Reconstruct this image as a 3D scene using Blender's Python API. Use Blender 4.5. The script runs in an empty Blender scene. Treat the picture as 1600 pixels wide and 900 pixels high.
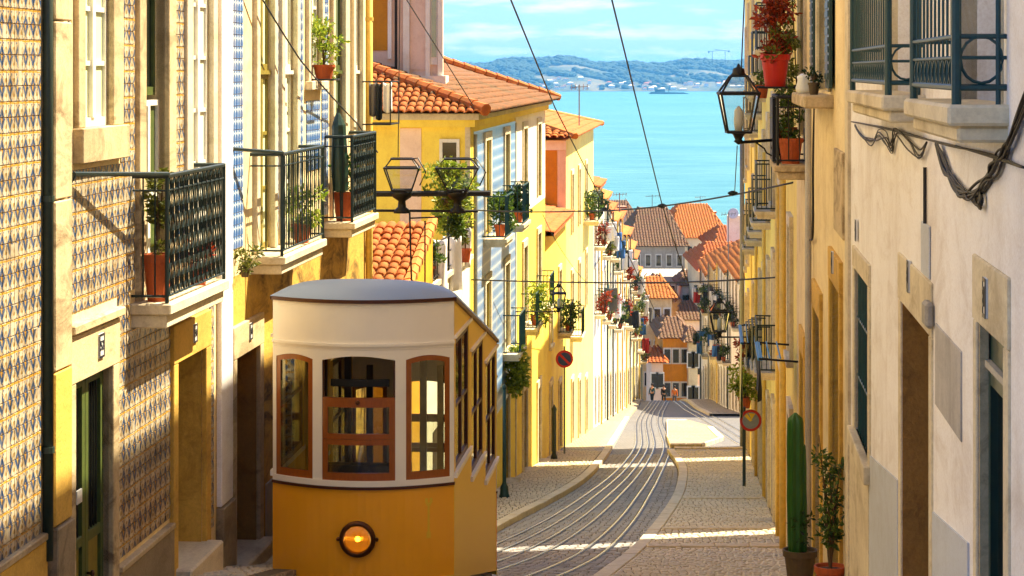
import bpy, bmesh, math, random
import numpy as np
from mathutils import Vector

random.seed(11)
SC = bpy.context.scene
COL = SC.collection
R_ = math.radians

# ------------------------------------------------------------------ camera, sky, sun, exposure
FPX, CX, HY = 3600.0, 800.0, 110.0           # focal length in photo pixels, centre column, horizon row
cam = bpy.data.cameras.new('camera')
cam.lens = 36 * FPX / 1600
cam.sensor_width = 36
cam.shift_y = -(450 - HY) / 1600
cam.clip_start = 0.5
cam.clip_end = 40000
camo = bpy.data.objects.new('camera', cam)
camo.location = (0, 0, 0)
camo.rotation_euler = (R_(90), 0, 0)
COL.objects.link(camo)
SC.camera = camo

SUN_AZ, SUN_EL = 60.0, 56.0                   # degrees clockwise from +Y, degrees up
sv = Vector((math.sin(R_(SUN_AZ)) * math.cos(R_(SUN_EL)), math.cos(R_(SUN_AZ)) * math.cos(R_(SUN_EL)), math.sin(R_(SUN_EL))))
sun = bpy.data.lights.new('sun', 'SUN')
sun.energy = 2.9
sun.angle = R_(0.5)
sun.color = (1.0, 0.87, 0.64)
suno = bpy.data.objects.new('sun', sun)
suno.rotation_euler = sv.to_track_quat('Z', 'Y').to_euler()
suno.location = (40, 20, 60)
COL.objects.link(suno)

world = bpy.data.worlds.new('World')
SC.world = world
world.use_nodes = True
wn, wl = world.node_tree.nodes, world.node_tree.links
wn.clear()
sky = wn.new('ShaderNodeTexSky')
sky.sky_type = 'NISHITA'
sky.sun_disc = False
sky.sun_elevation = R_(SUN_EL)
sky.sun_rotation = R_(SUN_AZ)
sky.air_density = 1.0
sky.dust_density = 0.3
sky.ozone_density = 2.0
tc = wn.new('ShaderNodeTexCoord')
mp = wn.new('ShaderNodeMapping')
mp.inputs['Scale'].default_value = (22, 22, 150)
nz = wn.new('ShaderNodeTexNoise')
nz.inputs['Scale'].default_value = 1.0
nz.inputs['Detail'].default_value = 7
nz.inputs['Roughness'].default_value = 0.6
rp = wn.new('ShaderNodeValToRGB')
rp.color_ramp.elements[0].position = 0.47
rp.color_ramp.elements[1].position = 0.72
tint = wn.new('ShaderNodeMix'); tint.data_type = 'RGBA'; tint.blend_type = 'MULTIPLY'
tint.inputs[0].default_value = 1.0
tint.inputs[7].default_value = (0.28, 0.48, 0.79, 1)
mx = wn.new('ShaderNodeMix'); mx.data_type = 'RGBA'
mx.inputs[7].default_value = (4.0, 4.2, 4.5, 1)
bgn = wn.new('ShaderNodeBackground')
bgn.inputs['Strength'].default_value = 0.05
wo = wn.new('ShaderNodeOutputWorld')
wl.new(tc.outputs['Generated'], mp.inputs['Vector'])
wl.new(mp.outputs['Vector'], nz.inputs['Vector'])
wl.new(nz.outputs['Fac'], rp.inputs['Fac'])
wl.new(sky.outputs['Color'], tint.inputs[6])
wl.new(tint.outputs[2], mx.inputs[6])
wl.new(rp.outputs['Color'], mx.inputs[0])
wl.new(mx.outputs[2], bgn.inputs['Color'])
wl.new(bgn.outputs['Background'], wo.inputs['Surface'])

SC.view_settings.view_transform = 'Standard'
SC.view_settings.look = 'None'
SC.view_settings.gamma = 1
SC.view_settings.exposure = 2.65
SC.view_settings.use_curve_mapping = False
SC.cycles.use_denoising = True
SC.cycles.max_bounces = 10
SC.cycles.diffuse_bounces = 7
SC.cycles.transparent_max_bounces = 16
SC.cycles.sample_clamp_indirect = 30

# ------------------------------------------------------------------ helpers
WL = {}                                        # world location of every object made here

def at(px, py, Y):
    return Vector(((px - CX) * Y / FPX, Y, (HY - py) * Y / FPX))

def zy(py, Y):
    return (HY - py) * Y / FPX

class Fr:
    """a street frontage: X = a + k*Y, d metres out of it into the street"""
    def __init__(s, a, k, side):
        n = math.hypot(1, k)
        s.a, s.k, s.side = a, k, side
        s.n = Vector((side / n, -side * k / n, 0))
        s.u = Vector((k / n, 1 / n, 0))
    def p(s, Y, d, z):
        return Vector((s.a + s.k * Y + d * s.n.x, Y + d * s.n.y, z))
    def Y(s, px, d=0.0):
        return FPX * (s.a + d * s.side) / (px - CX - FPX * s.k)

L = Fr(-5.59, 0.086, 1)
RR = Fr(1.39, 0.086, -1)

GP = [(-12, -0.2), (0, -1.6), (10, -3.25), (26, -6.0), (31.7, -7.12), (43, -8.96), (62, -11.28), (90, -14.75), (120, -18.45), (150, -22.15), (185, -26.75), (230, -38), (300, -46.5), (345, -49.5), (400, -50.5)]
def gz(Y):
    P = GP
    if Y <= P[0][0]: return P[0][1]
    if Y >= P[-1][0]: return P[-1][1]
    for i in range(len(P) - 1):
        if P[i][0] <= Y <= P[i + 1][0]:
            x0, y0 = P[i]; x1, y1 = P[i + 1]
            def sl(j):
                j0, j1 = max(j - 1, 0), min(j + 1, len(P) - 1)
                return (P[j1][1] - P[j0][1]) / (P[j1][0] - P[j0][0])
            h = x1 - x0; t = (Y - x0) / h
            m0, m1 = sl(i) * h, sl(i + 1) * h
            return (2*t**3 - 3*t**2 + 1) * y0 + (t**3 - 2*t**2 + t) * m0 + (-2*t**3 + 3*t**2) * y1 + (t**3 - t**2) * m1

def lerp_path(P, Y):
    if Y <= P[0][0]: 
        (a, b), (c, d) = P[0], P[1]; return b + (d - b) * (Y - a) / (c - a)
    for (a, b), (c, d) in zip(P, P[1:]):
        if Y <= c: return b + (d - b) * (Y - a) / (c - a)
    (a, b), (c, d) = P[-2], P[-1]
    return d + (d - b) * (Y - c) / (c - a)

def smooth_path(P, Y, w=3.0):
    return sum(lerp_path(P, Y + k * w / 4) for k in (-4, -3, -2, -1, 0, 1, 2, 3, 4)) / 9

class MB:
    def __init__(s):
        s.v, s.f = [], []
    def poly(s, *pts):
        n = len(s.v)
        s.v += [tuple(p) for p in pts]
        s.f.append(tuple(range(n, n + len(pts))))
        return s
    def hexa(s, P):
        n = len(s.v)
        s.v += [tuple(p) for p in P]
        for q in ((3, 2, 1, 0), (4, 5, 6, 7), (0, 1, 5, 4), (1, 2, 6, 5), (2, 3, 7, 6), (3, 0, 4, 7)):
            s.f.append(tuple(n + i for i in q))
        return s
    def box(s, x0, x1, y0, y1, z0, z1):
        return s.hexa([(x0, y0, z0), (x1, y0, z0), (x1, y1, z0), (x0, y1, z0), (x0, y0, z1), (x1, y0, z1), (x1, y1, z1), (x0, y1, z1)])
    def fbox(s, fr, Y0, Y1, d0, d1, z0, z1, zs=0.0):
        """box in a frontage's own directions; zs slopes it along the street"""
        z2 = zs * (Y1 - Y0)
        P = [fr.p(Y0, d0, z0), fr.p(Y0, d1, z0), fr.p(Y1, d1, z0 + z2), fr.p(Y1, d0, z0 + z2), fr.p(Y0, d0, z1), fr.p(Y0, d1, z1), fr.p(Y1, d1, z1 + z2), fr.p(Y1, d0, z1 + z2)]
        return s.hexa(P)
    def tube(s, pts, r, n=6, cap=True):
        pts = [Vector(p) for p in pts]
        rs = r if isinstance(r, (list, tuple)) else [r] * len(pts)
        base = len(s.v)
        up = Vector((0, 0, 1))
        for i, p in enumerate(pts):
            t = (pts[min(i + 1, len(pts) - 1)] - pts[max(i - 1, 0)])
            if t.length < 1e-9: t = Vector((0, 0, 1))
            t.normalize()
            a = t.cross(up) if abs(t.dot(up)) < 0.95 else t.cross(Vector((1, 0, 0)))
            a.normalize(); b = t.cross(a)
            for k in range(n):
                w = 2 * math.pi * (k + 0.5) / n
                s.v.append(tuple(p + (a * math.cos(w) + b * math.sin(w)) * rs[i]))
        for i in range(len(pts) - 1):
            for k in range(n):
                k2 = (k + 1) % n
                s.f.append((base + i*n + k, base + i*n + k2, base + (i+1)*n + k2, base + (i+1)*n + k))
        if cap:
            s.f.append(tuple(base + k for k in range(n))[::-1])
            s.f.append(tuple(base + (len(pts)-1)*n + k for k in range(n)))
        return s
    def lathe(s, c, prof, n=16, axis=None, cap=True):
        """profile of (radius, height) turned about the vertical (or given axis) through c"""
        c = Vector(c); base = len(s.v)
        ax = Vector(axis).normalized() if axis is not None else Vector((0, 0, 1))
        a = ax.cross(Vector((0, 0, 1))) if abs(ax.z) < 0.9 else Vector((1, 0, 0))
        a.normalize(); b = ax.cross(a)
        for r, h in prof:
            for k in range(n):
                w = 2 * math.pi * k / n
                s.v.append(tuple(c + ax * h + (a * math.cos(w) + b * math.sin(w)) * r))
        for i in range(len(prof) - 1):
            for k in range(n):
                k2 = (k + 1) % n
                s.f.append((base + i*n + k, base + i*n + k2, base + (i+1)*n + k2, base + (i+1)*n + k))
        if cap:
            s.f.append(tuple(base + k for k in range(n))[::-1])
            s.f.append(tuple(base + (len(prof)-1)*n + k for k in range(n)))
        return s
    def add(s, o, off=(0, 0, 0)):
        n = len(s.v); off = Vector(off)
        s.v += [tuple(Vector(p) + off) for p in o.v]
        s.f += [tuple(i + n for i in q) for q in o.f]
        return s
    def mesh(s, name, mat, c=None, smooth=False, bevel=0.0, fix=True):
        me = bpy.data.meshes.new(name)
        c = Vector(c) if c is not None else Vector((0, 0, 0))
        va = np.array(s.v, dtype=float).reshape(-1, 3) - np.array(c)
        me.from_pydata(va.tolist(), [], s.f)
        if bevel or fix:
            bm = bmesh.new(); bm.from_mesh(me)
            if bevel:
                bmesh.ops.remove_doubles(bm, verts=bm.verts, dist=1e-5)
                bmesh.ops.bevel(bm, geom=[e for e in bm.edges if len(e.link_faces) == 2 and e.calc_face_angle(0) > 0.5], offset=bevel, segments=1, affect='EDGES')
            bmesh.ops.recalc_face_normals(bm, faces=bm.faces)
            bm.to_mesh(me); bm.free()
        if smooth:
            me.polygons.foreach_set('use_smooth', [True] * len(me.polygons))
        me.materials.append(M[mat] if isinstance(mat, str) else mat)
        return me
    def build(s, name, mat, parent=None, smooth=False, bevel=0.0, base=False, fix=True):
        a = np.array(s.v, dtype=float)
        lo, hi = a.min(0), a.max(0)
        c = (lo + hi) / 2
        if base or parent is None: c[2] = lo[2]
        return put(name, s.mesh(name, mat, c, smooth, bevel, fix), c, parent)

def put(name, me, loc, parent=None):
    """link a mesh object whose origin is at the world point loc"""
    o = bpy.data.objects.new(name, me)
    COL.objects.link(o)
    loc = Vector(loc)
    WL[o] = loc.copy()
    if parent is not None:
        o.parent = parent
        o.location = loc - WL[parent]
    else:
        o.location = loc
    return o

def thing(name, label, cat, loc, group=None):
    o = put(name, None, loc)
    o.empty_display_size = 0.2
    return tag(o, label, cat, group)

def tag(o, label, cat, group=None):
    o['label'] = label; o['category'] = cat
    if group: o['group'] = group
    return o

def struct(o, kind='structure'):
    o['kind'] = kind
    return o

def copy_tree(o, loc, parent=None, label=None):
    c = o.copy(); COL.objects.link(c)
    c.parent = parent
    WL[c] = Vector(loc)
    c.location = Vector(loc) - (WL[parent] if parent else Vector((0, 0, 0)))
    if label: c['label'] = label
    for ch in list(o.children):
        copy_tree(ch, Vector(loc) + WL[ch] - WL[o], c)
    return c

# ------------------------------------------------------------------ materials
M = {}
def lin(h):
    h = h.lstrip('#')
    return tuple(((v / 12.92) if v <= 0.04045 else ((v + 0.055) / 1.055) ** 2.4) for v in (int(h[i:i + 2], 16) / 255 for i in (0, 2, 4))) + (1,)

class NT:
    def __init__(s, name):
        m = bpy.data.materials.new(name); m.use_nodes = True
        s.m = m; s.n = m.node_tree.nodes; s.l = m.node_tree.links
        s.b = s.n['Principled BSDF']
        s.out = s.n['Material Output']
        M[name] = m
    def pos(s, scale=(1, 1, 1), rot=(0, 0, 0)):
        g = s.n.new('ShaderNodeNewGeometry')
        mp = s.n.new('ShaderNodeMapping')
        mp.inputs['Scale'].default_value = scale
        mp.inputs['Rotation'].default_value = rot
        s.l.new(g.outputs['Position'], mp.inputs['Vector'])
        return mp.outputs['Vector']
    def noise(s, vec, scale=1, detail=5, rough=0.6, dist=0.0):
        t = s.n.new('ShaderNodeTexNoise')
        t.inputs['Scale'].default_value = scale
        t.inputs['Detail'].default_value = detail
        t.inputs['Roughness'].default_value = rough
        t.inputs['Distortion'].default_value = dist
        s.l.new(vec, t.inputs['Vector'])
        return t.outputs['Fac']
    def ramp(s, fac, p0, p1, c0=(0, 0, 0, 1), c1=(1, 1, 1, 1)):
        r = s.n.new('ShaderNodeValToRGB')
        r.color_ramp.elements[0].position = p0; r.color_ramp.elements[1].position = p1
        r.color_ramp.elements[0].color = c0; r.color_ramp.elements[1].color = c1
        s.l.new(fac, r.inputs['Fac'])
        return r.outputs['Color']
    def mix(s, fac, a, b, mode='MIX'):
        x = s.n.new('ShaderNodeMix'); x.data_type = 'RGBA'; x.blend_type = mode
        for i, v in ((0, fac), (6, a), (7, b)):
            if isinstance(v, (int, float, tuple)): x.inputs[i].default_value = v
            else: s.l.new(v, x.inputs[i])
        return x.outputs[2]
    def math(s, op, a, b=None, c=None):
        x = s.n.new('ShaderNodeMath'); x.operation = op
        for i, v in enumerate((a, b, c)):
            if v is None: continue
            if isinstance(v, (int, float)): x.inputs[i].default_value = v
            else: s.l.new(v, x.inputs[i])
        return x.outputs[0]
    def bump(s, h, strength=0.3, dist=0.02):
        b = s.n.new('ShaderNodeBump')
        b.inputs['Strength'].default_value = strength
        b.inputs['Distance'].default_value = dist
        s.l.new(h, b.inputs['Height'])
        s.l.new(b.outputs['Normal'], s.b.inputs['Normal'])
    def col(s, c): s.l.new(c, s.b.inputs['Base Color'])
    def set(s, **k):
        for a, v in k.items(): s.b.inputs[a.replace('_', ' ')].default_value = v
        return s

def worn(name, c, dirt, rough=0.8, streak=0.5, patch=0.35, bump=0.25, fine=60, vs=(1.4, 0.5, 0.2), ps=(1, 0.4, 1), big=0.7, spec=0.3, grime=0.3):
    """weathered plaster or stone: soft large mottling, run-down streaks, blotches with edges, fine grain"""
    t = NT(name)
    c, dirt = lin(c), lin(dirt)
    n1 = t.noise(t.pos(ps), big, 4, 0.6, 0.4)
    n2 = t.noise(t.pos(vs), 1.7, 6, 0.65)
    n3 = t.noise(t.pos(ps), 2.4, 8, 0.7, 0.8)
    n4 = t.noise(t.pos(), fine, 3, 0.6)
    a = t.mix(t.math('MULTIPLY', t.ramp(n2, 0.46, 0.78), streak), c, dirt)
    n5 = t.noise(t.pos((1, 0.45, 0.7)), 7, 8, 0.75, 0.6)
    a = t.mix(t.math('MULTIPLY', t.ramp(n3, 0.49, 0.63), patch), a, dirt)
    a = t.mix(t.math('MULTIPLY', t.ramp(n5, 0.5, 0.72), grime), a, dirt)
    hi = tuple(min(1, x * 1.18) for x in c[:3]) + (1,)
    a = t.mix(t.math('MULTIPLY', t.ramp(n1, 0.45, 0.7), 0.6), a, hi)
    a = t.mix(t.math('MULTIPLY', t.ramp(n4, 0.35, 0.75), 0.22), a, dirt, 'MULTIPLY')
    t.col(a)
    t.set(Roughness=rough, Specular_IOR_Level=spec)
    h = t.math('ADD', t.math('MULTIPLY', n4, 0.35), t.math('MULTIPLY', n3, 1.0))
    t.bump(h, bump, 0.02)
    return t

def plain(name, c, rough=0.5, metal=0.0, var=0.25, scale=9, bump=0.08, dark=0.55, **k):
    t = NT(name)
    c = lin(c)
    d = tuple(x * dark for x in c[:3]) + (1,)
    n = t.noise(t.pos(), scale, 6, 0.65, 0.3)
    t.col(t.mix(t.math('MULTIPLY', t.ramp(n, 0.42, 0.75), var * 2), c, d))
    t.set(Roughness=rough, Metallic=metal, **k)
    t.bump(n, bump, 0.01)
    return t

# plasters
worn('plaster_white', '#f4f2ee', '#9c7b46', streak=0.4, patch=0.22, grime=0.16)
worn('plaster_cream', '#ecd9a6', '#a87a2c', streak=0.45, patch=0.22)
worn('plaster_butter', '#f8e07a', '#c49a3c', streak=0.4, patch=0.18, grime=0.15)
worn('plaster_yellow', '#e6bf3e', '#a8781c', streak=0.45, patch=0.3)
worn('plaster_lemon', '#f4da56', '#c09030', streak=0.35, patch=0.15)
worn('plaster_gold', '#dba21c', '#7d5410', streak=0.5, patch=0.35)
worn('plaster_pale', '#f0ead8', '#c9a45c', streak=0.3, patch=0.12)
worn('plaster_pink', '#ecd0b4', '#b98557', streak=0.3, patch=0.12)
worn('plaster_ochre', '#cf8c18', '#8f5a1c', streak=0.4, patch=0.2)
worn('plaster_grey', '#b9b2a2', '#776d5c', streak=0.5, patch=0.3)
worn('plaster_bluegrey', '#c3c8cc', '#9c9484', streak=0.3, patch=0.12)
worn('plaster_orange', '#e89a22', '#9a6516', streak=0.4, patch=0.2)
worn('stone', '#cdb78c', '#523a14', streak=0.7, patch=0.7, bump=0.5, fine=35)
worn('stone_pale', '#dccfae', '#7a6030', streak=0.45, patch=0.35, bump=0.45, fine=35)
worn('stone_yellow', '#d8ae4e', '#7c581c', streak=0.5, patch=0.4, bump=0.5, fine=35)
worn('stone_brown', '#a5793a', '#4a3110', streak=0.5, patch=0.5, bump=0.8, fine=40)
worn('granite', '#a08f70', '#4c3f2a', streak=0.5, patch=0.5, bump=0.8, fine=45)
worn('marble', '#b9b4ac', '#77716a', streak=0.6, patch=0.2, bump=0.1, vs=(3, 1.5, 0.5))
worn('rubble', '#cfa546', '#4a3310', streak=0.4, patch=0.9, bump=0.9, fine=18)
# painted wood and iron
plain('wood_white', '#e2ddcc', 0.5, var=0.2)
plain('wood_green', '#4c5a24', 0.5, var=0.4)
plain('wood_darkgreen', '#12352b', 0.35, var=0.3)
plain('wood_olive', '#8a7a2a', 0.5, var=0.4)
plain('wood_brown', '#4a2a14', 0.5, var=0.4)
plain('wood_dark', '#241a10', 0.5, var=0.3)
plain('iron_green', '#0b2322', 0.45, metal=0.2, var=0.3, scale=30)
plain('iron_black', '#16140f', 0.5, metal=0.3, var=0.3, scale=30)
plain('iron_teal', '#0d3f44', 0.4, metal=0.1, var=0.35, scale=30)
plain('pipe_yellow', '#e2bf58', 0.5, var=0.3)
plain('pipe_grey', '#7d7f7c', 0.45, var=0.3)
plain('pipe_green', '#25362c', 0.5, var=0.4)
plain('cable', '#1a1712', 0.6, var=0.2)
plain('terracotta', '#b5541f', 0.75, var=0.35)
plain('pot_brown', '#5c4a2c', 0.7, var=0.35)
plain('red_bucket', '#c01c06', 0.45, var=0.15)
plain('soil', '#3a2816', 0.9, var=0.3)
plain('cloth_white', '#e6e2da', 0.9, var=0.12)
plain('cloth_blue', '#3a68a0', 0.9, var=0.2)
plain('cloth_grey', '#5d5a58', 0.9, var=0.2)
plain('cloth_red', '#a8281c', 0.9, var=0.2)
plain('cloth_dark', '#1c2226', 0.9, var=0.2)
plain('plate_white', '#d8d8d2', 0.3, var=0.1)
plain('plate_ink', '#1c2430', 0.4, var=0.1)
plain('sign_red', '#c2200f', 0.4, var=0.1)
plain('sign_blue', '#29406e', 0.4, var=0.15)
plain('sign_grey', '#8d8f8e', 0.5, var=0.2)
plain('blue_plastic', '#3f8fc4', 0.5, var=0.2)
plain('steel', '#c4c4c2', 0.25, metal=0.9, var=0.3, scale=5)
plain('steel_dark', '#26221d', 0.5, metal=0.6, var=0.3)
plain('curtain', '#cfd8a8', 0.85, var=0.15, scale=3)
plain('curtain_white', '#dfe0cf', 0.85, var=0.15, scale=3)
plain('shutter_blue', '#2d6a9c', 0.5, var=0.2)
# tram paint
plain('tram_orange', '#ffb01c', 0.34, var=0.12, scale=2.2, bump=0.03, dark=0.8, Coat_Weight=0.4)
plain('tram_yellow', '#f3cc4c', 0.45, var=0.08, scale=4, bump=0.02, dark=0.8, Specular_IOR_Level=0.25)  # body yellow; on the right-hand fascia it paints in reflected yellow light
plain('tram_cream', '#f7f0de', 0.4, var=0.14, scale=2.2, bump=0.03, dark=0.82, Coat_Weight=0.2)
plain('tram_roof', '#a9b4c4', 0.32, var=0.1, scale=3, bump=0.02, dark=0.8, Metallic=0.3) if False else plain('tram_roof', '#8797ae', 0.5, metal=0.2, var=0.1, scale=3, bump=0.02, dark=0.8)
plain('tram_trim', '#4c2108', 0.4, var=0.2)
t = NT('tram_wood')
w = t.noise(t.pos((9, 9, 1.3)), 6, 6, 0.6, 1.0)
t.col(t.mix(w, lin('#b0601a'), lin('#743606'))); t.set(Roughness=0.35, Coat_Weight=0.4); t.bump(w, 0.05, 0.01)
plain('tram_inside', '#3a2410', 0.5, var=0.3)
plain('brass', '#5a3210', 0.35, metal=0.6, var=0.3)
plain('paint_mark', '#f2c22c', 0.4, var=0.1)

def glass(name, tint, refl=0.12, dark=None):
    t = NT(name)
    tr = t.n.new('ShaderNodeBsdfTransparent'); tr.inputs['Color'].default_value = tint
    gl = t.n.new('ShaderNodeBsdfGlossy'); gl.inputs['Roughness'].default_value = 0.03
    ms = t.n.new('ShaderNodeMixShader')
    lw = t.n.new('ShaderNodeLayerWeight'); lw.inputs['Blend'].default_value = 0.25
    f = t.math('ADD', t.math('MULTIPLY', lw.outputs['Fresnel'], 0.8), refl)
    t.l.new(f, ms.inputs['Fac'])
    t.l.new(tr.outputs[0], ms.inputs[1]); t.l.new(gl.outputs[0], ms.inputs[2])
    t.l.new(ms.outputs[0], t.out.inputs['Surface'])
glass('glass_clear', (0.86, 0.88, 0.82, 1), 0.09)
glass('glass_lantern', (0.9, 0.92, 0.9, 1), 0.08)
t = plain('glass_dark', '#1c2018', 0.08, var=0.2, bump=0.02, Specular_IOR_Level=0.7)
t = plain('glass_pale', '#9aa68a', 0.12, var=0.25, scale=2, bump=0.02, Specular_IOR_Level=0.7)
t = NT('lamp_glow'); t.set(Base_Color=lin('#ffd070'), Emission_Color=(1.0, 0.62, 0.12, 1), Emission_Strength=6.0)
glass('lens_amber', (1.0, 0.74, 0.3, 1), 0.1)
plain('lamp_reflect', '#e0a83a', 0.25, metal=0.5, var=0.1, Emission_Color=(1.0, 0.5, 0.08, 1), Emission_Strength=0.12)  # reflector emits a little itself, standing in for the bulb's light on it

# glazed wall tiles: hand-painted lozenges between ochre bands
def azulejo(name, white, blue, gold, tan, pu=0.21, pv=0.25):
    t = NT(name)
    g = t.n.new('ShaderNodeNewGeometry')
    wob = t.n.new('ShaderNodeTexNoise'); wob.inputs['Scale'].default_value = 22; wob.inputs['Detail'].default_value = 3
    t.l.new(g.outputs['Position'], wob.inputs['Vector'])
    jit = t.n.new('ShaderNodeVectorMath'); jit.operation = 'MULTIPLY_ADD'
    jit.inputs[1].default_value = (0.024, 0.024, 0.024); 
    t.l.new(wob.outputs['Color'], jit.inputs[0]); t.l.new(g.outputs['Position'], jit.inputs[2])
    dt = t.n.new('ShaderNodeVectorMath'); dt.operation = 'DOT_PRODUCT'
    dt.inputs[1].default_value = tuple(L.u)
    t.l.new(jit.outputs[0], dt.inputs[0])
    sp = t.n.new('ShaderNodeSeparateXYZ'); t.l.new(jit.outputs[0], sp.inputs[0])
    def tri(v, per):                                     # 0 at the middle of a period, 1 at its edge
        f = t.math('FRACT', t.math('DIVIDE', v, per))
        return t.math('MULTIPLY', t.math('ABSOLUTE', t.math('SUBTRACT', f, 0.5)), 2.0)
    a, b = tri(dt.outputs['Value'], pu), tri(t.math('ADD', sp.outputs['Z'], 100.0), pv)
    e = t.math('ADD', a, b)
    W, B, G, T = lin(white), lin(blue), lin(gold), lin(tan)
    lt = lambda v, x: t.math('LESS_THAN', v, x)
    gt = lambda v, x: t.math('GREATER_THAN', v, x)
    both = lambda p, q: t.math('MULTIPLY', p, q)
    c = t.mix(lt(e, 0.78), W, B)
    c = t.mix(lt(t.math('ADD', a, t.math('MULTIPLY', b, 0.8)), 0.25), c, G)
    c = t.mix(both(gt(e, 0.86), lt(e, 1.02)), c, T)
    wedge = both(gt(t.math('SUBTRACT', b, t.math('MULTIPLY', a, 1.4)), 0.1), lt(b, 0.9))
    c = t.mix(both(wedge, gt(e, 1.12)), c, B)
    w2 = both(gt(a, 0.72), both(gt(e, 1.2), lt(b, 0.6)))
    c = t.mix(w2, c, T)
    c = t.mix(gt(b, 0.94), c, G)
    n = t.noise(t.pos(), 9, 6, 0.7)
    c = t.mix(t.math('MULTIPLY', t.ramp(n, 0.5, 0.8), 0.3), c, W)
    cmb = t.n.new('ShaderNodeCombineXYZ')
    t.l.new(t.math('FLOOR', t.math('DIVIDE', dt.outputs['Value'], pu / 2)), cmb.inputs[0]); t.l.new(t.math('FLOOR', t.math('DIVIDE', sp.outputs['Z'], pv / 2)), cmb.inputs[1])
    wn_ = t.n.new('ShaderNodeTexWhiteNoise'); wn_.noise_dimensions = '2D'; t.l.new(cmb.outputs[0], wn_.inputs['Vector'])
    c = t.mix(t.math('MULTIPLY', t.ramp(wn_.outputs['Value'], 0.55, 1.0), 0.45), c, lin('#a8987a'), 'MULTIPLY')
    c = t.mix(t.math('MULTIPLY', t.math('GREATER_THAN', wn_.outputs['Value'], 0.965), 0.7), c, lin('#c9bfa6'))
    n2 = t.noise(t.pos((1.5, 1.5, 0.5)), 1.2, 6, 0.7)
    c = t.mix(t.math('MULTIPLY', t.ramp(n2, 0.5, 0.75), 0.45), c, lin('#d8ac58'), 'MULTIPLY')
    n3 = t.noise(t.pos((1, 0.5, 0.8)), 3.0, 8, 0.75, 0.8)
    c = t.mix(t.math('MULTIPLY', t.ramp(n3, 0.5, 0.66), 0.5), c, lin('#a07a34'), 'MULTIPLY')
    t.col(c); t.set(Roughness=0.3, Specular_IOR_Level=0.4)
    t.bump(t.noise(t.pos(), 30, 3), 0.12, 0.01)
azulejo('azulejo', '#c8bea4', '#2c4a70', '#c0902a', '#9c7f46')

def bluetile(name, white, blue, per=0.14):
    t = NT(name)
    g = t.n.new('ShaderNodeNewGeometry')
    dt = t.n.new('ShaderNodeVectorMath'); dt.operation = 'DOT_PRODUCT'; dt.inputs[1].default_value = tuple(L.u)
    t.l.new(g.outputs['Position'], dt.inputs[0])
    sp = t.n.new('ShaderNodeSeparateXYZ'); t.l.new(g.outputs['Position'], sp.inputs[0])
    def tri(v, p):
        f = t.math('FRACT', t.math('DIVIDE', t.math('ADD', v, 100.0), p))
        return t.math('MULTIPLY', t.math('ABSOLUTE', t.math('SUBTRACT', f, 0.5)), 2.0)
    a, b = tri(dt.outputs['Value'], per), tri(sp.outputs['Z'], per)
    flower = t.math('ADD', t.math('POWER', a, 2.0), t.math('POWER', b, 2.0))
    n = t.noise(t.pos(), 14, 5, 0.7)
    m = t.math('ADD', t.math('LESS_THAN', flower, 0.8), t.math('MULTIPLY', t.math('SUBTRACT', n, 0.5), 1.2))
    c = t.mix(t.ramp(m, 0.25, 0.75), lin(white), lin(blue))
    edge = t.math('GREATER_THAN', t.math('MAXIMUM', a, b), 0.93)
    c = t.mix(edge, c, lin(white))
    n2 = t.noise(t.pos((1.5, 1.5, 0.3)), 1.5, 6, 0.7)
    c = t.mix(t.math('MULTIPLY', t.ramp(n2, 0.5, 0.75), 0.35), c, lin('#d8b878'))
    t.col(c); t.set(Roughness=0.3)
bluetile('blue_tile', '#b4c4d0', '#2c62a4')
bluetile('blue_tile_pale', '#b4c4d0', '#4f80b4', 0.28)

def rooftile(name, c1, c2, c3):
    t = NT(name)
    n1 = t.noise(t.pos(), 5.5, 3, 0.6)
    n2 = t.noise(t.pos(), 0.8, 6, 0.7, 0.6)
    n3 = t.noise(t.pos(), 30, 3, 0.6)
    c = t.mix(t.ramp(n1, 0.35, 0.68), lin(c1), lin(c2))
    c = t.mix(t.math('MULTIPLY', t.ramp(n2, 0.48, 0.66), 0.75), c, lin(c3))
    c = t.mix(t.math('MULTIPLY', t.ramp(n3, 0.5, 0.8), 0.4), c, lin('#7a4a20'))
    t.col(c); t.set(Roughness=0.85); t.bump(n3, 0.4, 0.01)
rooftile('tile_orange', '#c66a1e', '#a34f14', '#94601c')
rooftile('tile_moss', '#7a480c', '#5a340a', '#40360a')
rooftile('tile_bright', '#cc7a26', '#b0621c', '#a87428')
rooftile('tile_brown', '#85603f', '#6b4a30', '#76603a')

def setts(name, c1, c2, c3):
    t = NT(name)
    n1 = t.noise(t.pos(), 7.0, 2, 0.6)
    n2 = t.noise(t.pos(), 0.6, 5, 0.65)
    n3 = t.noise(t.pos(), 60, 3, 0.6)
    c = t.mix(t.ramp(n1, 0.35, 0.65), lin(c1), lin(c2))
    c = t.mix(t.math('MULTIPLY', t.ramp(n2, 0.45, 0.7), 0.6), c, lin(c3))
    t.col(c); t.set(Roughness=0.6, Specular_IOR_Level=0.4); t.bump(n3, 0.3, 0.006)
setts('sett_road', '#a19f9b', '#84827e', '#b0aa9f')
setts('sett_path', '#cfc3a8', '#b4a88c', '#dcd0b6')
setts('kerb', '#cdbf9e', '#b5a684', '#d6caac')

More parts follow.
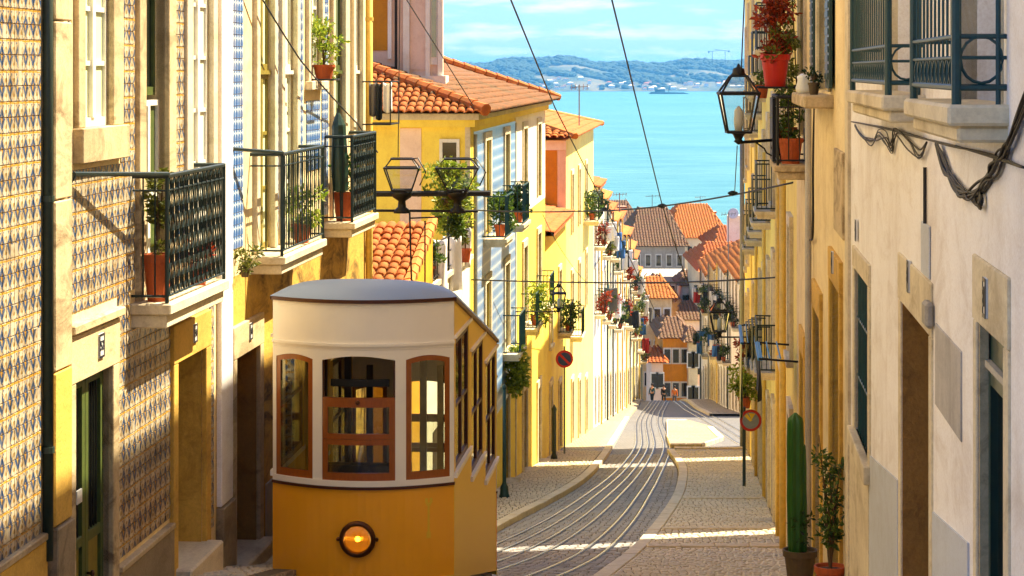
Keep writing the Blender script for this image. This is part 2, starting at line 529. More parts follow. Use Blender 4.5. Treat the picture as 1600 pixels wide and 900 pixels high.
def cobbled(name, c1, c2, joint, sc=(8, 9, 8)):
    """paving too far off to tell the stones apart"""
    t = NT(name)
    v = t.n.new('ShaderNodeTexVoronoi'); v.feature = 'F1'; v.inputs['Scale'].default_value = 1
    v.inputs['Randomness'].default_value = 0.5
    t.l.new(t.pos(sc), v.inputs['Vector'])
    n2 = t.noise(t.pos(), 0.5, 5, 0.65)
    c = t.mix(t.ramp(n2, 0.4, 0.65), lin(c1), lin(c2))
    c = t.mix(t.ramp(v.outputs['Distance'], 0.36, 0.55), c, lin(joint))
    t.col(c); t.set(Roughness=0.65); 
    t.bump(t.math('MULTIPLY', v.outputs['Distance'], -1.0), 0.6, 0.02)
cobbled('road_far', '#787571', '#686561', '#504c48')
t = NT('joint_bed'); t.col(t.mix(t.noise(t.pos(), 12), lin('#6b5f49'), lin('#4a4234'))); t.set(Roughness=0.95)
cobbled('path_far', '#ab9d82', '#998b70', '#736650')

t = NT('ground_earth'); t.col(t.mix(t.noise(t.pos(), 0.3), lin('#7a6a4c'), lin('#57503c'))); t.set(Roughness=0.95)

def leafmat(name, c1, c2, c3):
    t = NT(name)
    n = t.noise(t.pos(), 9, 2, 0.6)
    c = t.mix(t.ramp(n, 0.38, 0.62), lin(c1), lin(c2))
    n2 = t.noise(t.pos(), 25, 2, 0.6)
    c = t.mix(t.ramp(n2, 0.55, 0.7), c, lin(c3))
    t.col(c); t.set(Roughness=0.5)
    t.b.inputs['Transmission Weight'].default_value = 0.0
    t.b.inputs['Subsurface Weight'].default_value = 0.0
    tl = t.n.new('ShaderNodeBsdfTranslucent'); t.l.new(c, tl.inputs['Color'])
    ms = t.n.new('ShaderNodeMixShader'); ms.inputs[0].default_value = 0.35
    t.l.new(t.b.outputs[0], ms.inputs[1]); t.l.new(tl.outputs[0], ms.inputs[2])
    t.l.new(ms.outputs[0], t.out.inputs['Surface'])
leafmat('leaf', '#4f6a1c', '#2f4a14', '#8a9a34')
leafmat('leaf_bright', '#9aa82a', '#5f7a1c', '#c8c24a')
leafmat('leaf_dark', '#24401a', '#162c12', '#4a6428')
leafmat('leaf_red', '#a83a10', '#6a2c0c', '#c8481a')
leafmat('leaf_olive', '#6f7420', '#474e18', '#8f8a34')
plain('stem', '#5a4426', 0.9, var=0.3)
t = NT('cactus')
n = t.noise(t.pos((8, 8, 2)), 2, 4); t.col(t.mix(n, lin('#2f6a1c'), lin('#1c4a14'))); t.set(Roughness=0.4)
# ------------------------------------------------------------------ ground, road, pavements, rails
KL = [(14, -2.6), (26, -2.55), (34, -1.75), (40, -1.2), (48.5, -0.28), (57.4, 1.16), (65.7, 2.17), (80.6, 3.31), (130, 6.6), (190, 11.0)]
KR = [(14, -0.05), (26, 0.5), (38.8, 1.82), (48.5, 3.0), (58, 4.12), (69.9, 5.11), (76, 5.45), (84, 5.7), (95, 6.2)]
kl = lambda Y: smooth_path(KL, Y, 5)
kr = lambda Y: smooth_path(KR, Y, 4)
wallL = lambda Y: L.a + L.k * Y
wallR = lambda Y: RR.a + RR.k * Y
hL = lambda Y: 0.12 if Y > 44 else 0.12 + 0.25 * min(1, (44 - Y) / 8)
hR = lambda Y: 0.13
FAR = Fr(8.8, 0.035, -1)

def sheet(rows, name, mat, parent=None, kind='structure'):
    """rows of equal-length point lists -> one grid mesh"""
    mb = MB(); m = len(rows[0])
    for r in rows: mb.v += [tuple(p) for p in r]
    for i in range(len(rows) - 1):
        for j in range(m - 1):
            mb.f.append((i*m + j, i*m + j + 1, (i+1)*m + j + 1, (i+1)*m + j))
    o = mb.build(name, mat, parent, smooth=True, fix=False)
    if parent is None: o['kind'] = kind
    return o

Ys = [-12 + i * 2 for i in range(210)]
sheet([[(X, Y, gz(Y) - 0.06) for X in (-160, -60, -20, -8, 0, 8, 20, 40, 90, 200)] for Y in Ys], 'ground', 'ground_earth')
road = sheet([[(x0 + (x1 - x0) * q / 8, Y, gz(Y)) for q in range(9)] for Y in [y * 1.0 for y in range(-8, 260)] for x0, x1 in [(wallL(Y) - 0.3, wallR(Y) + 0.3 if Y < 92 else (40 if Y < 136 else FAR.a + FAR.k * Y + 0.4))]], 'road', 'road_far')

def pavement(name, fr_wall, kerb, h, Y0, Y1):
    Yl = [Y0 + i * 0.5 for i in range(int((Y1 - Y0) / 0.5) + 1)]
    rows = []
    for Y in Yl:
        z = gz(Y) + h(Y)
        rows.append([(kerb(Y), Y, z - 0.4), (kerb(Y), Y, z)] + [(kerb(Y) + (fr_wall(Y) - kerb(Y)) * q / 3, Y, z) for q in (1, 2, 3)])
    return sheet(rows, name, 'path_far')
pav_l = pavement('pavement', lambda Y: wallL(Y) - 0.3, kl, hL, 10, 185)
pav_r = pavement('pavement', lambda Y: wallR(Y) + 0.3, kr, hR, 4, 86)
pav_f = pavement('pavement', lambda Y: FAR.a + FAR.k * Y + 0.3, lambda Y: FAR.a + FAR.k * Y - 1.9, hR, 136, 186)

def kerb_stones(parent, kerb, h, Y0, Y1, step, side):
    Y = Y0; i = 0
    while Y < Y1:
        Y2 = Y + step * random.uniform(0.85, 1.15)
        g = 0.012
        a, b = Y + g, Y2 - g
        P = []
        for dz in (-0.25, 0.03 + random.uniform(-0.006, 0.008)):
            for (x, y) in ((kerb(a) - side * 0.02, a), (kerb(a) + side * 0.24, a), (kerb(b) + side * 0.24, b), (kerb(b) - side * 0.02, b)):
                P.append((x, y, gz(y) + h(y) + dz))
        MB().hexa(P).build('kerb_stone', 'kerb', parent, bevel=0.012)
        Y = Y2
kerb_stones(pav_r, kr, hR, 20, 85, 1.1, 1)
kerb_stones(pav_l, kl, hL, 36, 130, 1.2, -1)
kerb_stones(pav_f, lambda Y: FAR.a + FAR.k * Y - 1.9, hR, 137, 185, 2.0, 1)
# kerb closing the right pavement, and the stone step edges laid across it
for Ys_, th in ((41.6, 0.24), (46.6, 0.2), (56.0, 0.2), (85.9, 0.26)):
    n = 4
    for q in range(n):
        x0, x1 = kr(Ys_) + 0.27, wallR(Ys_) - 0.05
        a, b = x0 + (x1 - x0) * q / n + 0.01, x0 + (x1 - x0) * (q + 1) / n - 0.01
        z = gz(Ys_) + hR(Ys_)
        MB().box(a, b, Ys_, Ys_ + th, z - 0.3, z + 0.045).build('step_stone', 'kerb', pav_r, bevel=0.012)

# rails of the gauntleted tracks
CT = [(10, -2.7), (20, -2.15), (26, -1.68), (32, -1.1), (38.8, -0.02), (47.8, 1.36), (58, 2.61), (70.6, 3.9), (90, 5.55), (124, 7.35), (150, 9.2), (170, 10.9), (190, 12.6)]
SPR = [(26, 1.15), (32, 1.35), (38, 1.3), (47.8, 1.05), (58, 0.84), (70.6, 0.70), (190, 0.67)]
ROFF = [-1.0, -0.66, -0.27, 0.09, 0.64, 1.0]
def railX(i, Y):
    return smooth_path(CT, Y, 7) + ROFF[i] * smooth_path(SPR, Y, 5)
RN = ['grooved steel rail nearest the left kerb, running down the road', 'second steel rail from the left kerb, running down the road', 'third steel line from the left kerb in the roadway', 'fourth steel line from the left kerb in the roadway', 'second steel rail from the right kerb, running down the road', 'grooved steel rail nearest the right kerb, running down the road']
def rail(Xf, Ya, Yb, w, label):
    Yl = [Ya + (Yb - Ya) * i / 150 for i in range(151)]
    hd, gr = [], []
    for Y in Yl:
        x = Xf(Y); z = gz(Y)
        hd.append([(x - w, Y, z), (x - w, Y, z + 0.03), (x + w * 0.4, Y, z + 0.03), (x + w * 0.4, Y, z)])
        gr.append([(x + w * 0.45, Y, z + 0.022), (x + w * 1.9, Y, z + 0.022)])
    t = thing('tram_rail', label, 'rail', (Xf(Ya), Ya, gz(Ya)), 'rails of the funicular track')
    sheet(hd, 'rail_head', 'steel', t, None); sheet(gr, 'rail_groove', 'steel_dark', t, None)
for i in range(6):
    rail(lambda Y, i=i: railX(i, Y), 20, 184, 0.032, RN[i])
BR = [(86, 9.3), (90, 8.9), (97, 9.3), (104, 9.6), (124, 10.4), (153, 11.4), (172, 12.0)]
for i, o in enumerate((-0.45, 0.0, 0.5)):
    rail(lambda Y, o=o: smooth_path(BR, Y, 8) + o + 0.5, 92, 172, 0.04, ['steel rail of the right loop nearest the paved island', 'middle steel line of the loop right of the island', 'outermost steel rail of the loop right of the island'][i])

# individual setts near the camera
def sett_field(name, mat, parent, x_lo, x_hi, h, Ya, Yb, dx, dy, rails=False, yaw=0.0):
    V, Fc = [], []
    Y = Ya
    rnd = random.random
    while Y < Yb:
        xa, xb = x_lo(Y), x_hi(Y)
        n = max(1, int((xb - xa) / dx)); w = (xb - xa) / n
        sh = rnd() * w
        rx = [railX(i, Y) for i in range(6)] if rails else ()
        z = gz(Y) + h(Y); sl = (gz(Y + 0.1) - gz(Y)) * 10
        segs = []
        if rails:
            cut = xa
            for r in sorted(rx):
                segs.append((cut, r - 0.036)); cut = r + 0.064
            segs.append((cut, xb))
        else: segs = [(xa, xb)]
        cells = []
        for s0, s1 in segs:
            if s1 - s0 < 0.04: continue
            m = max(1, round((s1 - s0) / dx)); off = rnd()
            cs = [s0] + [s0 + (s1 - s0) * (q + (rnd() - 0.5) * 0.35) / m for q in range(1, m)] + [s1]
            if not rails:
                ph = (rnd() - 0.5) * dx
                cs = [s0] + [c + ph for c in cs[1:-1]] + [s1]
            cells += list(zip(cs, cs[1:]))
        for x0, x1 in cells:
            x0, x1 = x0 + 0.009, x1 - 0.009
            if x1 - x0 < 0.03: continue
            yo = (rnd() - 0.5) * 0.08 + yaw * (x0 - xa)
            y0, y1 = Y + yo + 0.024, Y + yo + dy - 0.024
            t = 0.01 + rnd() * 0.014; tx = (rnd() - 0.5) * 0.008
            b = len(V); i = 0.014
            za, zb = z + sl * (y0 - Y), z + sl * (y1 - Y)
            V += [(x0, y0, za), (x1, y0, za), (x1, y1, zb), (x0, y1, zb), (x0 + i, y0 + i, za + t), (x1 - i, y0 + i, za + t + tx), (x1 - i, y1 - i, zb + t + tx), (x0 + i, y1 - i, zb + t)]
            Fc += [(b+4, b+5, b+6, b+7), (b, b+1, b+5, b+4), (b+1, b+2, b+6, b+5), (b+2, b+3, b+7, b+6), (b+3, b, b+4, b+7)]
        Y += dy
    mb = MB(); mb.v, mb.f = V, Fc
    o = mb.build(name, mat, parent, fix=False)
    o['kind'] = 'stuff'
    return o
sett_field('paving_sett', 'sett_road', road, lambda Y: kl(Y) + 0.03, lambda Y: kr(Y) - 0.04, lambda Y: 0.004, 31, 84, 0.16, 0.3, True)
sett_field('paving_sett', 'sett_path', pav_r, lambda Y: kr(Y) + 0.26, lambda Y: wallR(Y) - 0.02, lambda Y: hR(Y) + 0.004, 20, 84, 0.13, 0.36)
sett_field('paving_sett', 'sett_path', pav_l, lambda Y: wallL(Y) + 0.02, lambda Y: kl(Y) - 0.26, lambda Y: hL(Y) + 0.004, 24, 84, 0.13, 0.36)

for par, lo, hi, h in ((pav_r, lambda Y: kr(Y) + 0.05, lambda Y: wallR(Y), hR), (pav_l, lambda Y: wallL(Y), lambda Y: kl(Y) - 0.05, hL), (road, lambda Y: kl(Y) + 0.01, lambda Y: kr(Y) - 0.01, lambda Y: 0.0)):
    sheet([[(lo(Y) + (hi(Y) - lo(Y)) * q / 6, Y, gz(Y) + h(Y) + 0.003) for q in range(7)] for Y in [22 + i * 0.5 for i in range(125)]], 'sand_bed', 'joint_bed', par, None)
# paved island in the fork
isl = [(8.33, 124), (9.4, 124), (9.75, 112), (9.0, 98), (7.4, 89.8), (6.15, 89.6), (6.6, 98)]
def island():
    cx = sum(p[0] for p in isl) / len(isl); cy = sum(p[1] for p in isl) / len(isl)
    mb = MB()
    top = [(x, y, gz(y) + 0.13) for x, y in isl]; bot = [(x, y, gz(y) - 0.2) for x, y in isl]
    c = (cx, cy, gz(cy) + 0.13)
    for i in range(len(isl)):
        j = (i + 1) % len(isl)
        mb.poly(top[i], top[j], c); mb.poly(bot[i], bot[j], top[j], top[i])
    o = mb.build('traffic_island', 'path_far', None, fix=True); o['kind'] = 'structure'
    for i in range(len(isl)):
        j = (i + 1) % len(isl)
        a, b = Vector(top[i]), Vector(top[j]); n = max(2, int((b - a).length / 1.6))
        inn = (Vector(c) - (a + b) / 2); inn.z = 0; inn.normalize()
        for q in range(n):
            p0 = a.lerp(b, (q + 0.02) / n); p1 = a.lerp(b, (q + 0.98) / n)
            P = []
            for dz in (-0.2, 0.035):
                for p in (p0 - inn * 0.03, p1 - inn * 0.03, p1 + inn * 0.28, p0 + inn * 0.28): P.append((p.x, p.y, p.z + dz))
            MB().hexa(P).build('kerb_stone', 'kerb', o, bevel=0.015)
island()

# ------------------------------------------------------------------ river and far shore
SEA = -48.0
t = NT('water')
n = t.noise(t.pos((0.02, 0.1, 1)), 1.0, 8, 0.75)
n2 = t.noise(t.pos((0.0016, 0.006, 1)), 1.0, 4, 0.6)
c = t.mix(t.ramp(n, 0.3, 0.7), lin('#2f6670'), lin('#66989c'))
c = t.mix(t.math('MULTIPLY', t.ramp(n2, 0.4, 0.65), 0.6), c, lin('#357080'))
t.col(c); t.set(Roughness=0.5, Specular_IOR_Level=0.12)
t.bump(t.noise(t.pos((0.05, 0.35, 1)), 1, 6, 0.7), 0.8, 2.0)
mb = MB()
mb.poly((-9000, 250, SEA), (9000, 250, SEA), (9000, 14000, SEA), (-9000, 14000, SEA))
struct(mb.build('river', 'water', None, fix=False))

YS = 5236.0
def hill_h(X, q):
    """height of the far shore at q metres behind the waterline"""
    s = math.sin
    top = 64 + 7 * s(X * 0.0065 + 1) + 5 * s(X * 0.017) + 3 * s(X * 0.041 + 2) + (10 if X > 420 else 0) * min(1, max(0, (X - 420) / 80))
    if q < 12: return 1.5
    b = min(1, (q - 12) / 620.0)
    return 1.5 + top * (b ** 0.85) + 4 * s(X * 0.03 + q * 0.02) * b * (1 - b) * 4
t = NT('hill_ground')
n = t.noise(t.pos((0.012, 0.008, 0.02)), 1, 5, 0.65)
c = t.mix(t.ramp(n, 0.42, 0.6), lin('#32422a'), lin('#6a6240'))
t.col(c); t.set(Roughness=0.95)
t = NT('wood_far')
n = t.noise(t.pos((0.02, 0.02, 0.05)), 1, 4, 0.6)
t.col(t.mix(n, lin('#142c1c'), lin('#2c421c'))); t.set(Roughness=0.95)
qs = [0, 11, 14, 40, 80, 140, 200, 280, 360, 460, 560, 640, 900, 1600]
sheet([[(X, YS + q + 25 * math.sin(X * 0.004), SEA - 1 + hill_h(X, q) * (1 if q < 700 else max(0.2, 1 - (q - 700) / 1500))) for q in qs] for X in range(-2600, 2700, 20)], 'far_hill', 'hill_ground')
mb = MB(); rnd = random.Random(5)
ico = None
def blob(mb, c, r, h):
    b = len(mb.v)
    pts = [(0, 0, 1)] + [(math.cos(k * 1.2566), math.sin(k * 1.2566), 0.45) for k in range(5)] + [(math.cos(k * 1.2566 + 0.6), math.sin(k * 1.2566 + 0.6), -0.35) for k in range(5)]
    for p in pts:
        j = rnd.uniform(0.75, 1.25)
        mb.v.append((c[0] + p[0] * r * j, c[1] + p[1] * r * j, c[2] + p[2] * h * j))
    for k in range(5):
        k2 = (k + 1) % 5
        mb.f += [(b, b + 1 + k, b + 1 + k2), (b + 1 + k, b + 6 + k, b + 1 + k2), (b + 1 + k2, b + 6 + k, b + 6 + k2)]
for i in range(7000):
    X = rnd.uniform(-420, 820) if i < 5200 else rnd.uniform(-2400, 2500)
    q = rnd.uniform(0, 1) ** 0.75 * 640 + 25
    cl = math.sin(X * 0.02 + 1.3) + math.sin(q * 0.022 + X * 0.008) + math.sin(X * 0.055 + q * 0.03)
    if cl < -0.35 and q < 470: continue
    if q < 130 and rnd.random() < 0.5: continue
    r = rnd.uniform(4, 9)
    blob(mb, (X, YS + q + 25 * math.sin(X * 0.004), SEA - 1 + hill_h(X, q) + r * 0.35), r * 1.25, r * 0.85)
o = mb.build('far_woodland', 'wood_far', None, fix=False, smooth=True)
struct(o, 'stuff')

def far_house(X, q, w, h, wall, roof):
    y0 = YS + q + 25 * math.sin(X * 0.004); z0 = SEA - 1 + hill_h(X, q) - 2
    d = w * 0.6
    px = CX + FPX * X / y0
    where = 'left of both steep wires' if px < 850 else 'between the two steep wires' if px < 975 else 'right of both steep wires' if px < 1060 else 'near the right lantern'
    rc = {'tile_orange': 'orange roofed', 'tile_brown': 'brown roofed', 'plaster_pale': 'cream roofed', 'plaster_white': 'white roofed'}[roof]
    t = thing('far_house', 'tiny %s house %s, %s far shore' % (rc, where, 'at the waterline of the' if q < 70 else 'among the trees of the'), 'house', (X, y0, z0), 'tiny houses along the far shore')
    MB().box(X - w/2, X + w/2, y0, y0 + d, z0, z0 + h).build('wall', wall, t)
    mb = MB()
    e = 0.5
    a, b = (X - w/2 - e, y0 - e, z0 + h), (X + w/2 + e, y0 - e, z0 + h)
    c, dd = (X + w/2 + e, y0 + d + e, z0 + h), (X - w/2 - e, y0 + d + e, z0 + h)
    r0, r1 = (X - w/4, y0 + d/2, z0 + h + d * 0.25), (X + w/4, y0 + d/2, z0 + h + d * 0.25)
    mb.poly(a, b, r1, r0).poly(b, c, r1).poly(c, dd, r0, r1).poly(dd, a, r0)
    mb.build('roof', roof, t)
spots = [(-80, 40), (0, 60), (95, 55), (150, 70), (235, 50), (300, 60), (360, 45), (330, 110), (270, 130), (120, 150), (430, 90), (500, 120), (520, 60), (-150, 60)]
for (sx, sq) in spots:
    for k in range(6):
        X, q = sx + rnd.gauss(0, 22), max(24, sq + rnd.gauss(0, 22))
        far_house(X, q, rnd.uniform(7, 15), rnd.uniform(5, 9.5), rnd.choice(['plaster_pale', 'plaster_white', 'plaster_pale', 'plaster_pink']), rnd.choice(['plaster_pale', 'tile_orange', 'plaster_white', 'tile_brown']))
# low dark jetty before the far shore
y = 4690; x0, x1 = (1013 - CX) * y / FPX, (1082 - CX) * y / FPX
mb = MB(); mb.hexa([(x0, y, SEA - 1), (x1, y, SEA - 1), (x1, y + 20, SEA - 1), (x0, y + 20, SEA - 1), (x0 + 6, y, SEA + 4), (x1 - 18, y, SEA + 3), (x1 - 18, y + 20, SEA + 3), (x0 + 6, y + 20, SEA + 4)])
j = thing('jetty', 'long low dark jetty lying in the water before the far shore', 'jetty', ((x0 + x1) / 2, y, SEA - 1))
mb.build('deck', 'wood_far', j)
MB().box(x0 + 14, x0 + 34, y + 4, y + 14, SEA + 4, SEA + 9).build('shed', 'wood_far', j)
MB().tube([(x0 + 42, y + 6, SEA + 3.5), (x0 + 42, y + 6, SEA + 14)], 0.5).build('mast', 'wood_far', j)
def crane(px, py_top, py_base, lab, s):
    Y = YS + 520; X = (px - CX) * Y / FPX
    zt, zb = zy(py_top, Y), zy(py_base, Y) - 8
    t = thing('tower_crane', lab, 'crane', (X, Y, zb))
    MB().tube([(X, Y, zb), (X, Y, zt)], 0.8, 4).build('mast', 'iron_teal', t)
    MB().tube([(X - s * 8, Y, zt - 1), (X + s * 26, Y, zt + 3)], 0.6, 4).build('jib', 'iron_teal', t)
    MB().box(X - s * 9 - 2, X - s * 9 + 2, Y - 1, Y + 1, zt - 4, zt).build('counterweight', 'iron_teal', t)
crane(1113, 80, 95, 'tiny construction crane on the far ridge, the left one', 1)
crane(1133, 79, 93, 'tiny construction crane on the far ridge, the right one', -1)
# ------------------------------------------------------------------ building kit
def grid_wall(mb, fr, Y0, Y1, z0, z1, ops, d=0.0, reveals=True):
    ys = sorted({Y0, Y1} | {max(Y0, min(Y1, v)) for o in ops for v in o[:2]})
    zs = sorted({z0, z1} | {max(z0, min(z1, v)) for o in ops for v in o[2:4]})
    for a, b in zip(ys, ys[1:]):
        for c, e in zip(zs, zs[1:]):
            my, mz = (a + b) / 2, (c + e) / 2
            if any(o[0] < my < o[1] and o[2] < mz < o[3] for o in ops): continue
            mb.poly(fr.p(a, d, c), fr.p(b, d, c), fr.p(b, d, e), fr.p(a, d, e))
    if reveals:
        for o in ops:
            a, b, c, e = o[:4]; t = o[4] if len(o) > 4 else 0.18
            a, b, c, e = max(a, Y0), min(b, Y1), max(c, z0), min(e, z1)
            if b <= a or e <= c: continue
            q = lambda y, z: (fr.p(y, d, z), fr.p(y, -t - 0.08, z))
            for (y1, z1_), (y2, z2_) in (((a, c), (a, e)), ((b, c), (b, e)), ((a, e), (b, e)), ((a, c), (b, c))):
                p1, p2 = q(y1, z1_); p3, p4 = q(y2, z2_)
                mb.poly(p1, p3, p4, p2)
    return mb

def wall(parent, fr, Y0, Y1, z0, z1, ops, mat, depth=7.0, skew0=0.0, skew1=0.0, name='wall', top=True):
    Y0 += 0.004; Y1 -= 0.004
    mb = grid_wall(MB(), fr, Y0, Y1, z0, z1, ops)
    a0, a1 = fr.p(Y0 + skew0, -depth, z0), fr.p(Y0 + skew0, -depth, z1)
    b0, b1 = fr.p(Y1 + skew1, -depth, z0), fr.p(Y1 + skew1, -depth, z1)
    mb.poly(fr.p(Y0, 0, z0), a0, a1, fr.p(Y0, 0, z1))
    mb.poly(fr.p(Y1, 0, z0), b0, b1, fr.p(Y1, 0, z1))
    mb.poly(a0, b0, b1, a1)
    if top: mb.poly(fr.p(Y0, 0, z1), fr.p(Y1, 0, z1), b1, a1)
    return mb.build(name, mat, parent, fix=False)

def frame_stones(parent, fr, ya, yb, za, zb, wl=0.16, wr=0.16, wt=0.2, wb=0.0, proud=0.05, mat='stone', joined=False):
    """dressed stone round an opening: two jambs, a lintel and, for a window, a sill"""
    B = [('jamb', ya - wl, ya, za, zb, proud), ('jamb', yb, yb + wr, za, zb, proud), ('lintel', ya - wl, yb + wr, zb, zb + wt, proud + 0.004)]
    if wb: B.append(('sill', ya - wl - 0.03, yb + wr + 0.03, za - wb, za, proud + 0.05))
    if joined:
        mb = MB()
        for _, a, b, c, e, p in B: mb.fbox(fr, a, b, -0.02, p, c, e)
        return mb.build('stone_surround', mat, parent)
    for n, a, b, c, e, p in B:
        MB().fbox(fr, a, b, -0.1, p, c, e).build(n, mat, parent, bevel=0.008)

def casement(parent, fr, ya, yb, za, zb, dp, mat='wood_white', pane='glass_dark', rows=3, cols=2, bw=0.055, sep=False, name='window'):
    mb = MB()
    d0, d1 = -dp - 0.05, -dp
    mb.fbox(fr, ya, ya + bw, d0, d1, za, zb); mb.fbox(fr, yb - bw, yb, d0, d1, za, zb)
    mb.fbox(fr, ya + bw, yb - bw, d0, d1, za, za + bw * 1.5); mb.fbox(fr, ya + bw, yb - bw, d0, d1, zb - bw, zb)
    ia, ib, ja, jb = ya + bw, yb - bw, za + bw * 1.5, zb - bw
    for i in range(1, cols):
        y = ia + (ib - ia) * i / cols; w = bw * (0.9 if cols == 2 else 0.4)
        mb.fbox(fr, y - w, y + w, d0 - 0.002, d1 + 0.015, ja, jb)
    for j in range(1, rows):
        z = ja + (jb - ja) * j / rows
        mb.fbox(fr, ia, ib, d0 + 0.004, d1 - 0.006, z - bw * 0.4, z + bw * 0.4)
    w = mb.build(name, mat, parent)
    if sep:
        for i in range(cols):
            for j in range(rows):
                a, b = ia + (ib - ia) * i / cols, ia + (ib - ia) * (i + 1) / cols
                c, e = ja + (jb - ja) * j / rows, ja + (jb - ja) * (j + 1) / rows
                MB().fbox(fr, a, b, d0 + 0.012, d0 + 0.02, c, e).build('pane', pane, w)
    else:
        MB().fbox(fr, ia, ib, d0 + 0.012, d0 + 0.02, ja, jb).build('pane', pane, w)
    return w

def panel_door(parent, fr, ya, yb, za, zb, dp, mat='wood_brown', leaves=2, glazed=0.0, bars=False, low=None, knob=True):
    """leaves with stiles and sunk panels; the upper part glazed and barred if asked"""
    mb = MB(); d0, d1 = -dp - 0.06, -dp
    ps = []
    w = (yb - ya) / leaves
    for i in range(leaves):
        a, b = ya + i * w + 0.006, ya + (i + 1) * w - 0.006; s = min(0.1, w * 0.17)
        zm = zb - (zb - za) * glazed if glazed else za + (zb - za) * 0.45
        mb.fbox(fr, a, a + s, d0, d1, za, zb); mb.fbox(fr, b - s, b, d0, d1, za, zb)
        for c in (za, zm - s / 2, zb - s): mb.fbox(fr, a + s, b - s, d0, d1, c, c + s)
        ps.append((a + s, b - s, za + s, zm - s / 2, zm + s / 2, zb - s))
    o = mb.build('door', mat, parent, bevel=0.006)
    for a, b, c, e, f, g in ps:
        MB().fbox(fr, a, b, d0 + 0.01, d0 + 0.03, c, e).build('door_panel', low or mat, o)
        if glazed:
            MB().fbox(fr, a, b, d0 + 0.012, d0 + 0.02, f, g).build('pane', 'glass_dark', o)
            if bars:
                n = 5
                for k in range(1, n):
                    y = a + (b - a) * k / n
                    MB().tube([fr.p(y, d1 - 0.02, f), fr.p(y, d1 - 0.02, g)], 0.009, 5).build('bar', 'iron_black', o)
        else:
            MB().fbox(fr, a, b, d0 + 0.01, d0 + 0.03, f, g).build('door_panel', low or mat, o)
    if knob:
        y = (ya + yb) / 2 + 0.06; z = za + 1.05
        MB().lathe(fr.p(y, d1, z), [(0.012, 0), (0.012, 0.03), (0.03, 0.04), (0.03, 0.06), (0.01, 0.07)], 10, fr.n).build('knob', 'brass', o, smooth=True)
    return o

def tile_field(parent, fr, Y0, Y1, z0, z1, excl, mat, size=0.14, sv=None, limit=300, first=lambda y, z: 0.0, name='wall_tile', d=0.0):
    sv = sv or size
    n = math.hypot(1, fr.k)
    u0 = fr.a * fr.k / n
    g = 0.0022; h = 0.012
    e = fr.u
    def tm(mb, o):
        o = Vector(o)
        P = []
        for dd, i in ((0.0, 0.0), (h, 0.004)):
            for (s, z) in ((g + i, g + i), (size - g - i, g + i), (size - g - i, sv - g - i), (g + i, sv - g - i)):
                P.append(o + e * s + fr.n * dd + Vector((0, 0, z)))
        b = len(mb.v); mb.v += [tuple(p) for p in P]
        mb.f += [(b+4, b+5, b+6, b+7), (b, b+1, b+5, b+4), (b+1, b+2, b+6, b+5), (b+2, b+3, b+7, b+6), (b+3, b, b+4, b+7)]
    me = MB(); tm(me, (0, 0, 0)); me = me.mesh(name, mat)
    ui = math.ceil((u0 + Y0 * n) / size); cells = []
    while True:
        u = ui * size; Ya = (u - u0) / n; Yb = (u + size - u0) / n
        if Yb > Y1 + 0.004: break
        zi = math.ceil(z0 / sv - 1e-6)
        while (zi + 1) * sv <= z1 + 0.01:
            z = zi * sv
            if not any(x[0] < Yb - 0.02 and x[1] > Ya + 0.02 and x[2] < z + sv - 0.02 and x[3] > z + 0.02 for x in excl):
                cells.append((Ya, z))
            zi += 1
        ui += 1
    cells.sort(key=lambda c: first(*c))
    rest = MB()
    for k, (Ya, z) in enumerate(cells):
        p = fr.p(Ya, d + random.uniform(0, 0.0025), z)
        if k < limit: put(name, me, p, parent)
        else: tm(rest, p)
    if rest.v:
        o = rest.build(name, mat, parent, fix=False); o['kind'] = 'stuff'

def roof_tiles(parent, poly, org, e, s, mat, w=0.25, l=0.4, limit=0, near=None):
    """barrel tiles over a flat polygon; e runs along the eave, s up the slope"""
    e, s, org = Vector(e).normalized(), Vector(s).normalized(), Vector(org)
    nrm = e.cross(s)
    if nrm.z < 0: nrm = -nrm
    P2 = [((Vector(p) - org).dot(e), (Vector(p) - org).dot(s)) for p in poly]
    def inside(x, y):
        c = False
        for (x1, y1), (x2, y2) in zip(P2, P2[1:] + P2[:1]):
            if (y1 > y) != (y2 > y) and x < (x2 - x1) * (y - y1) / (y2 - y1) + x1: c = not c
        return c
    def tm(mb, o):
        o = Vector(o); b = len(mb.v); N = 5
        for t, r, up in ((-0.06, w * 0.5, 0.035), (l, w * 0.40, 0.0)):
            for k in range(N):
                a = math.pi * k / (N - 1)
                mb.v.append(tuple(o + s * t + e * (math.cos(a) * r) + nrm * (math.sin(a) * r * 0.62 + up - 0.01)))
        for k in range(N): 
            a = math.pi * k / (N - 1); r = w * 0.5 - 0.025
            mb.v.append(tuple(o - s * 0.06 + e * (math.cos(a) * r) + nrm * (math.sin(a) * r * 0.58 + 0.01)))
        for k in range(N - 1):
            mb.f.append((b + k, b + k + 1, b + N + k + 1, b + N + k))
            mb.f.append((b + k, b + 2*N + k, b + 2*N + k + 1, b + k + 1))
    me = MB(); tm(me, (0, 0, 0)); me = me.mesh('roof_tile', mat, smooth=True)
    xs = [p[0] for p in P2]; ys = [p[1] for p in P2]
    cells = []
    y = min(ys) + 0.02
    while y < max(ys):
        x = math.floor(min(xs) / w) * w
        while x < max(xs):
            if inside(x, y + l * 0.3): cells.append((x, y))
            x += w
        y += l * 0.9
    cells.sort(key=lambda c: c[1]) if near is None else cells.sort(key=lambda c: near(org + e * c[0] + s * c[1]))
    rest = MB()
    for k, (x, y) in enumerate(cells):
        p = org + e * (x + random.uniform(-0.015, 0.015)) + s * y + nrm * random.uniform(0.0, 0.02)
        if k < limit: put('roof_tile', me, p, parent)
        else: tm(rest, p)
    if rest.v:
        o = rest.build('roof_tile', mat, parent, fix=False, smooth=True); o['kind'] = 'stuff'

